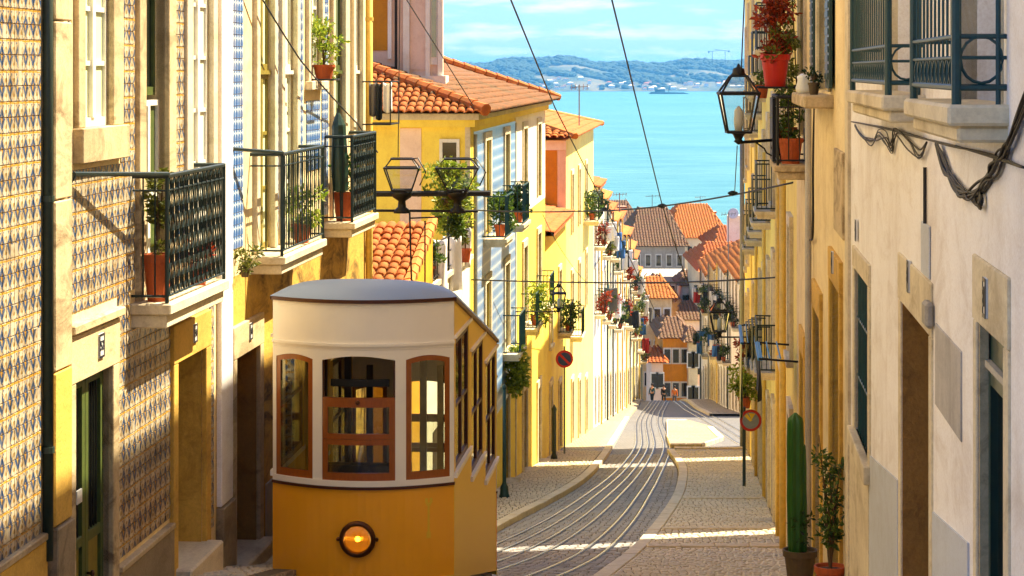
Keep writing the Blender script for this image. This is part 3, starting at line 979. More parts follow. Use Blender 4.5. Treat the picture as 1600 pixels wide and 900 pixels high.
def gable_roof(parent, fr, Y0, Y1, zt, mat, depth=7.0, rise=1.5, over=0.35, tw=0.3, wallmat='plaster_pale', tiles=True):
    dm = depth / 2
    E0, E1 = fr.p(Y0, over, zt), fr.p(Y1, over, zt)
    R0, R1 = fr.p(Y0, -dm, zt + rise), fr.p(Y1, -dm, zt + rise)
    B0, B1 = fr.p(Y0, -depth - over, zt), fr.p(Y1, -depth - over, zt)
    th = Vector((0, 0, 0.12))
    mb = MB()
    mb.poly(E0, E1, R1, R0).poly(R0, R1, B1, B0).poly(E0 - th, E1 - th, E1, E0).poly(E0 - th, E1 - th, B1 - th, B0 - th)
    r = mb.build('roof', mat, parent, fix=True)
    for e_, q_, b_ in ((fr.p(Y0 + 0.01, 0.0, zt), R0, fr.p(Y0 + 0.01, -depth, zt)), (fr.p(Y1 - 0.01, 0.0, zt), R1, fr.p(Y1 - 0.01, -depth, zt))):
        MB().poly(e_, q_, b_).build('gable', wallmat, r)
    if tiles:
        roof_tiles(r, [E0, E1, R1, R0], E0, E1 - E0, R0 - E0, mat, tw, tw * 1.6)
    else:
        pass
    # ridge capping
    MB().tube([R0 + Vector((0, 0, 0.03)), R1 + Vector((0, 0, 0.03))], 0.1, 7).build('ridge_cap', mat, r)
    return r

def baluster_mesh(h, style, mat):
    mb = MB()
    if style == 'plain':
        mb.tube([(0, 0, 0), (0, 0, h)], 0.007, 5)
    else:                                               # chain of ovals
        N = 15; c = 5 if style == 'oval' else 3
        for sg in (-1, 1):
            pts = [(0, 0, 0)] 
            pts = [(0 if style == 'x' else 0, sg * 0.085 * math.sin(math.pi * c * i / N), h * i / N) for i in range(N + 1)]
            mb.tube(pts, 0.012, 4, cap=False)
    return mb.mesh('baluster', mat)

def balcony(parent, fr, Y0, Y1, proj, ztop, th=0.18, rh=1.2, mat='iron_green', stone='stone_pale', style='oval', step=0.1, far=False, name='balcony'):
    mb = MB()
    mb.fbox(fr, Y0, Y1, -0.1, proj, ztop - th * 0.45, ztop); mb.fbox(fr, Y0 + 0.05, Y1 - 0.05, -0.1, proj - 0.05, ztop - th, ztop - th * 0.45 - 0.001)
    sl = mb.build(name, stone, parent, bevel=0.0 if far else 0.012)
    a, b, dd = Y0 + 0.05, Y1 - 0.05, proj - 0.05
    c1, c2, c3, c4 = (a, 0.0), (a, dd), (b, dd), (b, 0.0)
    P = lambda c, z: fr.p(c[0], c[1], ztop + z)
    if far:
        mb = MB()
        for z in (0.06, rh): mb.tube([P(c1, z), P(c2, z), P(c3, z), P(c4, z)], 0.022, 4)
        n = max(3, int((b - a) / (step * 1.6)))
        for k in range(n + 1):
            y = a + (b - a) * k / n; mb.tube([fr.p(y, dd, ztop + 0.06), fr.p(y, dd, ztop + rh)], 0.012, 4, cap=False)
        n2 = 4
        for y in (a, b):
            for k in range(n2): mb.tube([fr.p(y, dd * k / n2, ztop + 0.06), fr.p(y, dd * k / n2, ztop + rh)], 0.012, 4, cap=False)
        mb.build('railing', mat, sl)
        return sl
    for z, r in ((0.07, 0.013), (rh - 0.14, 0.01), (rh, 0.024)):
        for p, q in ((c1, c2), (c2, c3), (c3, c4)):
            MB().tube([P(p, z), P(q, z)], r, 6).build('handrail' if z == rh else 'rail_bar', mat, sl)
    for c in (c2, c3):
        MB().tube([P(c, 0), P(c, rh + 0.02)], 0.02, 6).build('post', mat, sl)
    me = baluster_mesh(rh - 0.07, style, mat)
    n = int((b - a) / step)
    alt = MB().tube([(0, 0, 0), (0, 0, rh - 0.07)], 0.007, 5).mesh('baluster', mat)
    for k in range(1, n):
        put('baluster', me if style == 'plain' or k % 2 else alt, fr.p(a + (b - a) * k / n, dd, ztop + 0.07), sl)
    m2 = MB()
    m2.tube([(0, 0, 0), (0, 0, rh - 0.07)], 0.009, 5)
    me2 = m2.mesh('baluster', mat)
    n = max(2, int(dd / step))
    for y in (a, b):
        for k in range(1, n): put('baluster', me2, fr.p(y, dd * k / n, ztop + 0.07), sl)
    return sl

def text_part(s, fr, Y, z, size, d, mat, parent, name='lettering'):
    cu = bpy.data.curves.new('t', 'FONT'); cu.body = s; cu.size = size; cu.extrude = 0.004; cu.align_x = 'CENTER'; cu.align_y = 'CENTER'
    ob = bpy.data.objects.new('t', cu); COL.objects.link(ob)
    dg = bpy.context.evaluated_depsgraph_get(); dg.update()
    me = bpy.data.meshes.new_from_object(ob.evaluated_get(dg))
    mb = MB(); o = fr.p(Y, d, z); ux = fr.u * fr.side
    for v in me.vertices: mb.v.append(tuple(o + ux * v.co.x + Vector((0, 0, v.co.y)) + fr.n * v.co.z))
    mb.f = [tuple(p.vertices) for p in me.polygons]
    bpy.data.objects.remove(ob)
    return mb.build(name, mat, parent, fix=False)

def number_plate(parent, fr, Y, z, s, w=0.2, h=0.28, d=0.06):
    p = MB().fbox(fr, Y - w/2, Y + w/2, d - 0.01, d + 0.012, z - h/2, z + h/2).build('number_plate', 'plate_white', parent, bevel=0.004)
    mb = MB()
    for a, b, c, e in ((-w/2, w/2, h/2 - 0.02, h/2), (-w/2, w/2, -h/2, -h/2 + 0.02), (-w/2, -w/2 + 0.02, -h/2 + 0.02, h/2 - 0.02), (w/2 - 0.02, w/2, -h/2 + 0.02, h/2 - 0.02)):
        mb.fbox(fr, Y + a, Y + b, d + 0.012, d + 0.016, z + c, z + e)
    mb.build('plate_border', 'plate_ink', p)
    text_part(s, fr, Y, z, h * 0.72 if len(s) == 1 else h * 0.55, d + 0.015, 'plate_ink', p, 'numeral')

# foliage: many leaf blades through a volume
def leaves(center, rad, n, size, rnd, shape='ball', droop=0.0, long=2.2):
    mb = MB(); c = Vector(center)
    for i in range(n):
        while True:
            v = Vector((rnd.uniform(-1, 1), rnd.uniform(-1, 1), rnd.uniform(-1, 1)))
            if v.length <= 1: break
        if shape == 'ball': v *= 0.55 + 0.45 * rnd.random() ** 0.5
        p = c + Vector((v.x * rad[0], v.y * rad[1], v.z * rad[2]))
        dr = Vector((v.x + rnd.gauss(0, 0.5), v.y + rnd.gauss(0, 0.5), v.z * 0.6 + rnd.gauss(0.2, 0.5) - droop)).normalized()
        sd = dr.cross(Vector((rnd.gauss(0, 1), rnd.gauss(0, 1), rnd.gauss(0, 1)))).normalized()
        s = size * rnd.uniform(0.6, 1.25); nn = dr.cross(sd) * s * 0.25
        a, b = p, p + dr * s * long
        m1, m2 = p + dr * s * long * 0.5 + sd * s * 0.5 + nn, p + dr * s * long * 0.5 - sd * s * 0.5 + nn
        k = len(mb.v); mb.v += [tuple(a), tuple(m1), tuple(b), tuple(m2)]
        mb.f += [(k, k+1, k+2), (k, k+2, k+3)]
    return mb
RN_ = random.Random(3)
def clumps(center, rad, nc, per, cr, size, rnd=RN_, droop=0.0, long=2.2):
    mb = MB(); c = Vector(center)
    for i in range(nc):
        v = Vector((rnd.gauss(0, 0.5), rnd.gauss(0, 0.5), rnd.uniform(-1, 1)))
        p = c + Vector((v.x * rad[0], v.y * rad[1], v.z * rad[2]))
        mb.add(leaves(p, (cr, cr, cr), per, size, rnd, droop=droop, long=long))
    return mb

def flowerpot(base, r, h, mat, parent, n=20):
    prof = [(r * 0.68, 0), (r * 0.9, h * 0.8), (r * 0.92, h * 0.82), (r, h * 0.82), (r * 1.02, h), (r * 0.9, h), (r * 0.86, h * 0.9), (0.01, h * 0.88)]
    p = MB().lathe(base, prof, n).build('pot', mat, parent, smooth=False)
    MB().lathe(Vector(base) + Vector((0, 0, h * 0.89)), [(r * 0.86, 0), (0.01, 0.02)], n).build('soil', 'soil', p)
    return p

def potted(name, label, cat, base, r, h, pot, leafm, rad, ch, nc, per, size, group=None, droop=0.0, stems=3, long=2.2, cr=None):
    t = thing(name, label, cat, base, group)
    base = Vector(base)
    flowerpot(base, r, h, pot, t)
    top = base + Vector((0, 0, h + ch))
    for k in range(stems):
        a = k * 2.4
        q = Vector((math.cos(a) * rad[0] * 0.4, math.sin(a) * rad[0] * 0.4, rad[2] * 0.6))
        MB().tube([base + Vector((0, 0, h * 0.85)), base + Vector((q.x * 0.3, q.y * 0.3, h + ch * 0.6)), top + q], [0.014, 0.011, 0.005], 5).build('stem', 'stem', t)
    clumps(top, rad, nc, per, cr or rad[0] * 0.5, size, droop=droop, long=long).build('foliage', leafm, t, fix=False)
    return t

def garment(px_pts, Y, mat, label, sway=0.06, group='washing hung out to dry', name='garment'):
    """a cloth hanging in front of the frontage: outline given clockwise from the top left, in metres"""
    (x0, x1, z1, z0) = px_pts
    rows = []
    N, K = 8, 7
    ph = random.random() * 6
    for j in range(K + 1):
        v = j / K
        r = []
        for i in range(N + 1):
            u = i / N
            x = x0 + (x1 - x0) * (u + 0.05 * math.sin(3 * v + ph) * v)
            r.append((x, Y + sway * math.sin(u * 9 + ph + v * 1.5) * (0.3 + v), z1 + (z0 - z1) * v - 0.03 * math.sin(u * math.pi)))
        rows.append(r)
    mb = MB(); m = N + 1
    for r in rows: mb.v += r
    for i in range(K):
        for j in range(N): mb.f.append((i*m + j, i*m + j + 1, (i+1)*m + j + 1, (i+1)*m + j))
    o = mb.build(name, mat, None, smooth=True, fix=False)
    md = o.modifiers.new('s', 'SOLIDIFY'); md.thickness = 0.008
    return tag(o, label, 'laundry', group)
# ================================================================== left side of the street
# ---- tiled house at the very left edge
A0 = thing('tiled_house', 'house front of blue and ochre lozenge tiles cut by the left picture edge', 'house', L.p(16, 0, gz(16)))
wall(A0, L, 12.0, 19.3, -6.2, 8.8, [], 'plaster_cream', 6)
tile_field(A0, L, 15.0, 19.22, -3.92, 2.4, [], 'azulejo', 0.105, 0.125, limit=300, first=lambda y, z: 0 if (y > 17.95 and z < 0.62) else 1 + (19 - y) + max(0, z))
MB().fbox(L, 12.1, 19.28, -0.05, 0.05, -6.0, -3.925).build('plinth', 'stone_yellow', A0, bevel=0.01)
MB().fbox(L, 12.1, 19.28, -0.05, 0.065, -3.922, -3.86).build('plinth_moulding', 'stone', A0, bevel=0.01)
MB().tube([L.p(19.28, 0.05, -4.1), L.p(19.28, 0.05, 4.0)], 0.045, 10).build('drainpipe', 'pipe_green', A0, smooth=True)
for z in (-3.2, -1.1, 1.0): MB().tube([L.p(19.28, 0.05, z), L.p(19.28, 0.05, z + 0.05)], 0.056, 10).build('pipe_clamp', 'pipe_green', A0)

# ---- second tiled house: window, two french doors, balcony, green door, deep doorway
A1 = thing('tiled_house', 'house clad in worn lozenge tiles with iron balcony above a green double door', 'house', L.p(22.7, 0, gz(22.7)))
W1 = (20.45, 21.42, -0.51, 1.6, 0.12)
F1 = (22.66, 23.62, -2.25, 1.35, 0.2)
F2 = (24.72, 25.72, -2.25, 1.35, 0.14)
D1 = (20.16, 21.42, -5.6, -2.74, 0.08)
D2 = (24.02, 25.35, -6.2, -3.05, 0.42)
wall(A1, L, 19.4, 26.05, -7.0, 8.8, [W1, F1, F2, D1, D2], 'plaster_cream', 6)
zz = [-5.6, -3.86, -2.55, -1.1, 0.42, 1.9, 3.4]
for a, b in zip(zz, zz[1:]):
    MB().fbox(L, 19.42, 19.93, -0.1, 0.075 if a > -5 else 0.1, a + 0.006, b - 0.006).build('pilaster_stone', 'stone_yellow' if -3.9 < a < -2.6 else ('granite' if a < -5 else 'stone'), A1, bevel=0.012)
frame_stones(A1, L, *W1[:4], wl=0.22, wr=0.36, wt=0.3, wb=0.31, proud=0.05, mat='stone')
casement(A1, L, *W1[:4], 0.02, 'wood_white', 'curtain', rows=4, cols=2, sep=True)
frame_stones(A1, L, *F1[:4], wl=0.26, wr=0.3, wt=0.3, proud=0.05, mat='stone')
casement(A1, L, F1[0], F1[1], -0.25, F1[3], 0.1, 'wood_green', 'glass_dark', rows=1, cols=2, name='shutter')
casement(A1, L, F1[0], F1[1], F1[2], -0.3, 0.06, 'wood_white', 'wood_green', rows=2, cols=2, sep=True, name='french_door')
frame_stones(A1, L, *F2[:4], wl=0.28, wr=0.22, wt=0.3, proud=0.05, mat='stone_pale')
casement(A1, L, *F2[:4], 0.02, 'wood_white', 'curtain_white', rows=6, cols=2, sep=True, name='french_door')
frame_stones(A1, L, *D1[:4], wl=0.17, wr=0.22, wt=0.42, proud=0.045, mat='stone')
MB().fbox(L, 19.97, 21.7, -0.05, 0.09, -2.3, -2.22).build('drip_moulding', 'stone', A1, bevel=0.01)
panel_door(A1, L, *D1[:4], 0.05, 'wood_green', glazed=0.52, bars=True, low='wood_olive')
MB().fbox(L, 20.46, 20.62, -0.045, -0.03, -3.86, -3.74).build('letter_flap', 'plate_white', A1)
number_plate(A1, L, 20.95, -2.5, '52', 0.17, 0.22, 0.05)
frame_stones(A1, L, *D2[:4], wl=0.2, wr=0.24, wt=0.4, proud=0.05, mat='stone_yellow')
panel_door(A1, L, *D2[:4], 0.4, 'wood_dark', leaves=2)
number_plate(A1, L, 24.75, -2.82, '50', 0.15, 0.2, 0.056)
MB().fbox(L, 23.9, 25.45, -0.42, 0.22, -6.0, -5.18).build('doorstep', 'stone_pale', A1, bevel=0.02)
MB().fbox(L, 21.66, 23.8, -0.05, 0.06, -6.4, -4.73).build('plinth', 'granite', A1, bevel=0.012)
MB().fbox(L, 21.66, 23.8, -0.05, 0.075, -4.725, -4.67).build('plinth_moulding', 'stone', A1, bevel=0.008)
ex = [(20.2, 21.83, -0.85, 2.0), (22.38, 23.94, -2.3, 1.7), (24.42, 25.96, -2.3, 1.7), (19.97, 21.66, -6, -2.2), (23.8, 25.62, -6, -2.62), (22.2, 24.95, -2.5, -2.2), (21.6, 23.85, -6, -4.66)]
tile_field(A1, L, 19.95, 25.98, -5.2, 2.4, ex, 'azulejo', 0.105, 0.125, limit=300, first=lambda y, z: (y - 20) + (0 if z < 0.65 else 20))
b1 = balcony(A1, L, 22.2, 24.9, 0.40, -2.25, 0.24, 1.23)
arm = MB().tube([L.p(19.97, 0.03, -1.02), L.p(19.99, 0.07, -0.9), L.p(22.25, 0.36, -1.0)], 0.022, 6).build('drying_arm', 'iron_green', b1)
potted('potted_plant', 'terracotta pot with a thin trailing plant at the near end of the first balcony', 'plant', L.p(22.5, 0.2, -2.25), 0.15, 0.46, 'terracotta', 'leaf_olive', (0.12, 0.12, 0.42), 0.42, 12, 38, 0.035)
potted('potted_plant', 'small red flowered pot behind the bars of the first balcony', 'plant', L.p(24.2, 0.22, -2.25), 0.11, 0.22, 'terracotta', 'leaf_red', (0.12, 0.12, 0.1), 0.1, 6, 30, 0.03)

# ---- third house: blue tile strips, two balconies, golden rubble below
A2 = thing('balconied_house', 'old house with blue tile strips and two iron balconies above the tram', 'house', L.p(31.9, 0, gz(31.9)))
F3 = (28.35, 29.3, -2.25, 1.6, 0.15); F4 = (30.0, 30.9, -2.25, 1.6, 0.15); W5 = (31.95, 32.9, -0.15, 1.9, 0.14)
F6 = (34.05, 35.0, -2.25, 1.7, 0.15); F7 = (36.0, 36.75, -2.25, 1.7, 0.15)
D3 = (27.0, 28.4, -7.2, -3.38, 0.45); D4 = (30.6, 32.0, -8, -3.6, 0.4); D5 = (34.4, 35.6, -8.5, -4.0, 0.3)
wall(A2, L, 26.05, 37.8, -9.0, -2.42, [D3, D4, D5], 'rubble', 6, name='lower_wall', top=False)
wall(A2, L, 26.05, 37.8, -2.42, 8.0, [F3, F4, W5, F6, F7], 'plaster_cream', 6, name='upper_wall')
MB().fbox(L, 26.1, 26.72, -0.05, 0.06, -4.95, 3.5).build('pilaster', 'plaster_white', A2, bevel=0.01)
MB().fbox(L, 26.08, 26.76, -0.05, 0.09, -6.6, -4.96).build('pilaster_base', 'granite', A2, bevel=0.012)
MB().fbox(L, 28.95, 30.4, -0.02, 0.02, -6.9, -5.2).build('plinth', 'plaster_grey', A2)
frame_stones(A2, L, *D3[:4], wl=0.2, wr=0.22, wt=0.38, proud=0.05, mat='stone')
panel_door(A2, L, *D3[:4], 0.42, 'wood_dark')
number_plate(A2, L, 27.75, -3.14, '48', 0.15, 0.2, 0.056)
MB().fbox(L, 26.85, 28.6, -0.45, 0.2, -6.6, -5.78).build('doorstep', 'stone_pale', A2, bevel=0.02)
MB().fbox(L, 26.9, 28.5, 0.2, 0.5, -6.8, -5.95).build('doorstep', 'stone_pale', A2, bevel=0.02)
for D in (D4, D5):
    frame_stones(A2, L, *D[:4], proud=0.04, mat='stone'); panel_door(A2, L, *D[:4], 0.3, 'wood_brown')
for F, m, pn in ((F3, 'wood_olive', 'curtain'), (F4, 'wood_white', 'curtain'), (F6, 'wood_green', 'glass_pale'), (F7, 'wood_white', 'glass_pale')):
    frame_stones(A2, L, *F[:4], wl=0.2, wr=0.2, wt=0.3, proud=0.06, mat='stone_pale')
    casement(A2, L, F[0], F[1], F[2], -0.05, 0.03, m, pn, rows=3, cols=2, sep=True, name='french_door')
    casement(A2, L, F[0], F[1], 0.0, F[3], 0.03, m, pn, rows=1, cols=2, name='transom')
    MB().fbox(L, F[0], F[1], -0.1, 0.01, -0.05, 0.0).build('transom_bar', m, A2)
frame_stones(A2, L, *W5[:4], wl=0.16, wr=0.16, wt=0.3, wb=0.12, proud=0.06, mat='stone_pale')
casement(A2, L, *W5[:4], 0.02, 'wood_white', 'glass_pale', rows=4, cols=2, sep=True)
for a, b in ((26.8, 27.55), (29.52, 29.78), (31.12, 31.7), (33.1, 33.8)):
    tile_field(A2, L, a, b, -2.2, 2.2, [], 'blue_tile', limit=70, first=lambda y, z: z if z < 1.1 else 9)
tile_field(A2, L, 31.75, 33.05, -1.4, -0.3, [], 'blue_tile', limit=90)
b2 = balcony(A2, L, 27.95, 31.0, 0.44, -2.26, 0.22, 1.24, style='x', step=0.15)
MB().tube([L.p(26.7, 0.03, -1.02), L.p(26.72, 0.06, -0.91), L.p(28.0, 0.4, -1.0)], 0.022, 6).build('drying_arm', 'iron_green', b2)
b3 = balcony(A2, L, 33.3, 35.7, 0.46, -2.2, 0.22, 1.24, step=0.12)
MB().tube([L.p(37.3, 0.07, -9), L.p(37.3, 0.07, 5)], 0.058, 10).build('drainpipe', 'pipe_yellow', A2, smooth=True)
for z in (-6, -4, -1.5, 0.8): MB().tube([L.p(37.3, 0.07, z), L.p(37.3, 0.07, z + 0.06)], 0.07, 10).build('pipe_clamp', 'pipe_yellow', A2)
gable_roof(A2, L, 26, 38, 8.0, 'tile_orange', 6, tiles=False)
gable_roof(A1, L, 19.4, 26, 8.8, 'tile_orange', 6, tiles=False)
potted('potted_plant', 'orange window pot with tall bright green plant above the blue tile panel', 'plant', L.p(32.4, 0.16, -0.12), 0.16, 0.2, 'terracotta', 'leaf_bright', (0.2, 0.2, 0.42), 0.3, 14, 34, 0.04)
MB_ = MB().tube([L.p(32.1, 0.0, -0.13), L.p(32.1, 0.34, -0.13), L.p(32.7, 0.34, -0.13), L.p(32.7, 0.0, -0.13)], 0.014, 5).build('pot_bracket', 'iron_black', A2)
potted('potted_plant', 'brown pot with bushy green plant behind the third balcony railing', 'plant', L.p(33.7, 0.24, -2.2), 0.17, 0.42, 'terracotta', 'leaf', (0.2, 0.2, 0.25), 0.2, 10, 40, 0.04)
potted('potted_plant', 'low leafy plant at the far end of the second balcony', 'plant', L.p(30.2, 0.24, -2.26), 0.13, 0.25, 'terracotta', 'leaf_bright', (0.2, 0.22, 0.25), 0.2, 10, 34, 0.04)
for D, dp, m_ in ((D2, 0.41, 'stone_yellow'), (D3, 0.44, 'stone_brown')):
    MB().fbox(L, D[1] - 0.03, D[1] - 0.002, -dp, -0.005, D[2], D[3]).build('jamb_lining', m_, A1 if D is D2 else A2)
potted('potted_plant', 'tuft of weeds growing beside the end of the first balcony', 'plant', L.p(27.0, 0.14, -2.42), 0.06, 0.1, 'pot_brown', 'leaf_olive', (0.16, 0.16, 0.14), 0.08, 8, 30, 0.03)
# dark green beach parasol folded on the third balcony
t = thing('folded_parasol', 'dark green folded parasol leaning in the corner of the third balcony', 'parasol', L.p(33.45, 0.24, -2.2))
MB().tube([L.p(33.45, 0.24, -2.2), L.p(33.5, 0.18, -0.55)], 0.018, 6).build('pole', 'iron_black', t)
MB().tube([L.p(33.46, 0.225, -1.75), L.p(33.47, 0.215, -1.4), L.p(33.49, 0.195, -0.8), L.p(33.5, 0.18, -0.62)], [0.11, 0.13, 0.1, 0.03], 9).build('canopy', 'wood_darkgreen', t)

# washing frame at the corner of the third house
t = thing('drying_rack', 'small iron washing frame sticking out from the yellow corner pipe', 'drying rack', L.p(37.2, 0.15, -0.42))
for z in (-0.18, -0.86):
    MB().tube([L.p(36.7, 0.05, z), L.p(36.7, 0.5, z), L.p(37.7, 0.5, z), L.p(37.7, 0.05, z)], 0.013, 5).build('frame_bar', 'iron_black', t)
for y in (36.7, 37.7): MB().tube([L.p(y, 0.5, -0.18), L.p(y, 0.5, -0.86)], 0.011, 5).build('frame_post', 'iron_black', t)
c = L.p(37.2, 0, 0).x
for i, (a, b, z0, m, s) in enumerate(((0.08, 0.2, -0.72, 'cloth_grey', 'narrow grey cloth hung on the washing frame at the roof corner'), (0.2, 0.3, -0.78, 'cloth_dark', 'dark garment hung in the middle of the small washing frame'), (0.31, 0.45, -0.66, 'cloth_white', 'pale cloth hung at the outer end of the washing frame'))):
    garment((c + a, c + b, -0.19, z0), 37.2, m, s, 0.03)

# ---- low house with a shed roof, and the terrace behind it
B0 = thing('low_house', 'low house with an orange tiled shed roof behind the tram', 'house', L.p(42.4, 0, gz(42.4)))
wall(B0, L, 40.4, 44.4, -10.5, -4.05, [(41.6, 42.8, -9.2, -6.4, 0.15)], 'plaster_gold', 7)
panel_door(B0, L, 41.6, 42.8, -9.2, -6.4, 0.12, 'wood_brown')
e0, e1 = L.p(40.0, 0.25, -4.02), L.p(40.0, -7, -4.02)
r0, r1 = L.p(44.35, 0.25, -2.95), L.p(44.35, -7, -2.95)
mb = MB().poly(e0, e1, r1, r0); mw = MB(); dn = Vector((0, 0, -0.12))
mb.poly(e0, e0 + dn, e1 + dn, e1); mw.poly(e0, r0, r0 + Vector((0, 0, -1.2)), e0 + dn).poly(r0, r1, r1 + Vector((0, 0, -1.3)), r0 + Vector((0, 0, -1.3)))
rf = mb.build('roof', 'tile_orange', B0)
mw.build('roof_side', 'plaster_gold', B0)
roof_tiles(rf, [e0, e1, r1, r0], e1, e0 - e1, r0 - e0, 'tile_orange', 0.19, 0.38, limit=300, near=lambda p: (0 if p.x > -3.4 else 50) + p.y)
up = Vector((0, 0, 0.05))
n = 11
for k in range(n):
    MB().tube([e0.lerp(r0, k / n) + up, e0.lerp(r0, (k + 1.1) / n) + up], [0.12, 0.1], 7).build('verge_tile', 'tile_bright', rf)

T0 = thing('roof_terrace', 'small pale roof terrace with railing beside the yellow gable', 'terrace', L.p(49, 0, gz(49)))
wall(T0, L, 44.5, 53.55, -12, -4.35, [(46.4, 47.6, -9.7, -7.3, 0.15), (50.4, 51.6, -10.3, -7.9, 0.15)], 'plaster_pale', 6)
for a in (46.4, 50.4): panel_door(T0, L, a, a + 1.2, -9.7 if a < 50 else -10.3, -7.3 if a < 50 else -7.9, 0.12, 'wood_brown')
MB().fbox(L, 44.5, 53.5, -6, 0.1, -4.36, -4.26).build('coping', 'stone_pale', T0)
for k in range(34):
    y = 44.7 + k * 0.262
    MB().tube([L.p(y, 0.02, -4.26), L.p(y, 0.02, -3.52)], 0.012, 5).build('baluster', 'iron_black', T0)
for z in (-4.18, -3.85, -3.52): MB().tube([L.p(44.6, 0.02, z), L.p(53.4, 0.02, z)], 0.018, 5).build('handrail', 'iron_black', T0)
for y in (44.6, 49.0, 53.4): MB().tube([L.p(y, 0.02, -4.3), L.p(y, 0.02, -3.1)], 0.024, 5).build('post', 'iron_black', T0)
for y, a, b, z1, z0, lab in ((47.2, -0.12, 0.2, -3.45, -4.55, 'long white sheet hanging over the terrace railing'), (49.4, -0.14, 0.26, -3.55, -4.7, 'rumpled white cloth draped on the middle of the terrace railing'), (51.6, -0.12, 0.24, -3.5, -4.4, 'short white cloth draped at the far end of the terrace railing')):
    x = L.p(y, 0, 0).x
    garment((x + a, x + b, z1, z0), y, 'cloth_white', lab, 0.09)
def bush(name, label, base, r, h, pot, leafm, **k):
    return potted(name, label, 'plant', base, r, h, pot, leafm, **k)
p = at(704, 398, 50.2); p.z = -4.26
bush('potted_shrub', 'bright green shrub in a tub on the terrace below the hanging plant', p, 0.22, 0.5, 'terracotta', 'leaf_bright', rad=(0.4, 0.36, 0.55), ch=0.9, nc=34, per=44, size=0.06, cr=0.18)
p = at(668, 398, 46.6); p.z = -4.26
bush('potted_plant', 'low green plant behind the terrace railing', p, 0.16, 0.3, 'terracotta', 'leaf', rad=(0.25, 0.2, 0.25), ch=0.3, nc=12, per=36, size=0.05)
p = at(727, 398, 51.2); p.z = -4.26
bush('potted_plant', 'narrow leafy plant at the street corner of the terrace', p, 0.14, 0.3, 'terracotta', 'leaf_olive', rad=(0.14, 0.14, 0.5), ch=0.6, nc=12, per=34, size=0.05)

# ---- yellow house with blue tiled front and hipped roof
B1 = thing('hipped_house', 'yellow house with pale blue tiled front under a broad hipped roof', 'house', L.p(66, 0, gz(66)))
ys = [(57.0, 58.3), (62.4, 63.7), (68.6, 69.9), (74.3, 75.6)]
ops = []
for a, b in ys:
    ops += [(a, b, -4.1, -1.75, 0.2), (a, b, -7.6, -5.3, 0.2)]
    g = gz((a + b) / 2) + 0.1
    ops.append((a, b, g, g + 2.5, 0.3))
wall(B1, L, 53.7, 78.0, -16, -1.15, ops, 'plaster_lemon', 8)
mb = grid_wall(MB(), L, 54.4, 66.0, -9.0, -1.45, [o for o in ops if o[3] > -8], d=0.012, reveals=False)
mb.build('tile_cladding', 'blue_tile_pale', B1, fix=False)
mb = grid_wall(MB(), L, 66.1, 77.9, -4.3, -1.2, [o for o in ops], d=0.012, reveals=False)
mb.build('upper_render', 'plaster_pale', B1, fix=False)
for i, o in enumerate(ops):
    if i % 3 < 2:
        frame_stones(B1, L, *o[:4], wl=0.2, wr=0.2, wt=0.22, wb=0.0 if i % 3 == 0 else 0.12, proud=0.06, mat='stone_pale', joined=False)
        casement(B1, L, *o[:4], 0.1, 'wood_white' if (i // 3) % 2 == 0 else 'wood_olive', 'glass_pale', rows=4 if i % 3 == 0 else 2, cols=2)
    else:
        frame_stones(B1, L, *o[:4], wl=0.22, wr=0.22, wt=0.25, proud=0.06, mat='stone_pale')
        panel_door(B1, L, *o[:4], 0.25, 'wood_brown', knob=False)
        MB().fbox(L, o[0] - 0.1, o[1] + 0.1, -0.1, 0.35, o[2] - 0.8, o[2] + 0.05).build('doorstep', 'stone_pale', B1, bevel=0.02)
for a, b in ((56.6, 58.8), (61.9, 64.2)): balcony(B1, L, a, b, 0.6, -4.15, 0.2, 1.05, far=True, mat='iron_teal')
for a, b in ((68.0, 70.5), (62.0, 64.1), (74.0, 76.0)): balcony(B1, L, a, b, 0.5, -7.65, 0.18, 1.05, far=True, mat='iron_teal')
MB().tube([L.p(54.1, 0.08, -13), L.p(54.1, 0.08, -1.5)], 0.05, 8).build('drainpipe', 'pipe_grey', B1)
MB().fbox(L, 66.0, 66.3, -0.03, 0.03, -14, -1.5).build('pilaster', 'stone_pale', B1)
# gable end window and pale strip
def end_box(mb, fr, Y, d0, d1, z0, z1, out=0.05):
    a, b = fr.p(Y, d0, 0), fr.p(Y, d1, 0); o = -fr.u * out
    return mb.hexa([Vector((a.x, a.y, z0)) + o, Vector((b.x, b.y, z0)) + o, Vector((b.x, b.y, z0)), Vector((a.x, a.y, z0)), Vector((a.x, a.y, z1)) + o, Vector((b.x, b.y, z1)) + o, Vector((b.x, b.y, z1)), Vector((a.x, a.y, z1))])
w = end_box(end_box(end_box(end_box(MB(), L, 53.7, -0.72, -0.65, -2.3, -1.6), L, 53.7, -0.32, -0.25, -2.3, -1.6), L, 53.7, -0.65, -0.32, -1.68, -1.6), L, 53.7, -0.65, -0.32, -2.3, -2.22).build('gable_window', 'wood_white', B1)
end_box(MB(), L, 53.7, -0.65, -0.32, -2.22, -1.68, 0.02).build('pane', 'glass_dark', w)
end_box(MB(), L, 53.7, -1.65, -1.15, -4.2, -1.35, 0.02).build('render_patch', 'plaster_pink', B1)
end_box(MB(), L, 53.7, -0.12, 0.0, -12, -1.3, 0.03).build('corner_stone', 'stone_pale', B1)
MB().fbox(L, 53.45, 78.2, -8.2, 0.22, -1.15, -1.0).build('cornice', 'stone_pale', B1)
MB().fbox(L, 53.55, 78.1, -8.1, 0.12, -1.32, -1.152).build('cornice_moulding', 'plaster_lemon', B1)
ov = 0.42
e = {'nr': L.p(53.2, ov, -0.98), 'fr': L.p(78.5, ov, -0.98), 'nl': L.p(53.2, -8.4, -0.98), 'fl': L.p(78.5, -8.4, -0.98)}
rn, rf_ = L.p(57.6, -4.0, 0.42), L.p(75.2, -3.6, 0.42)
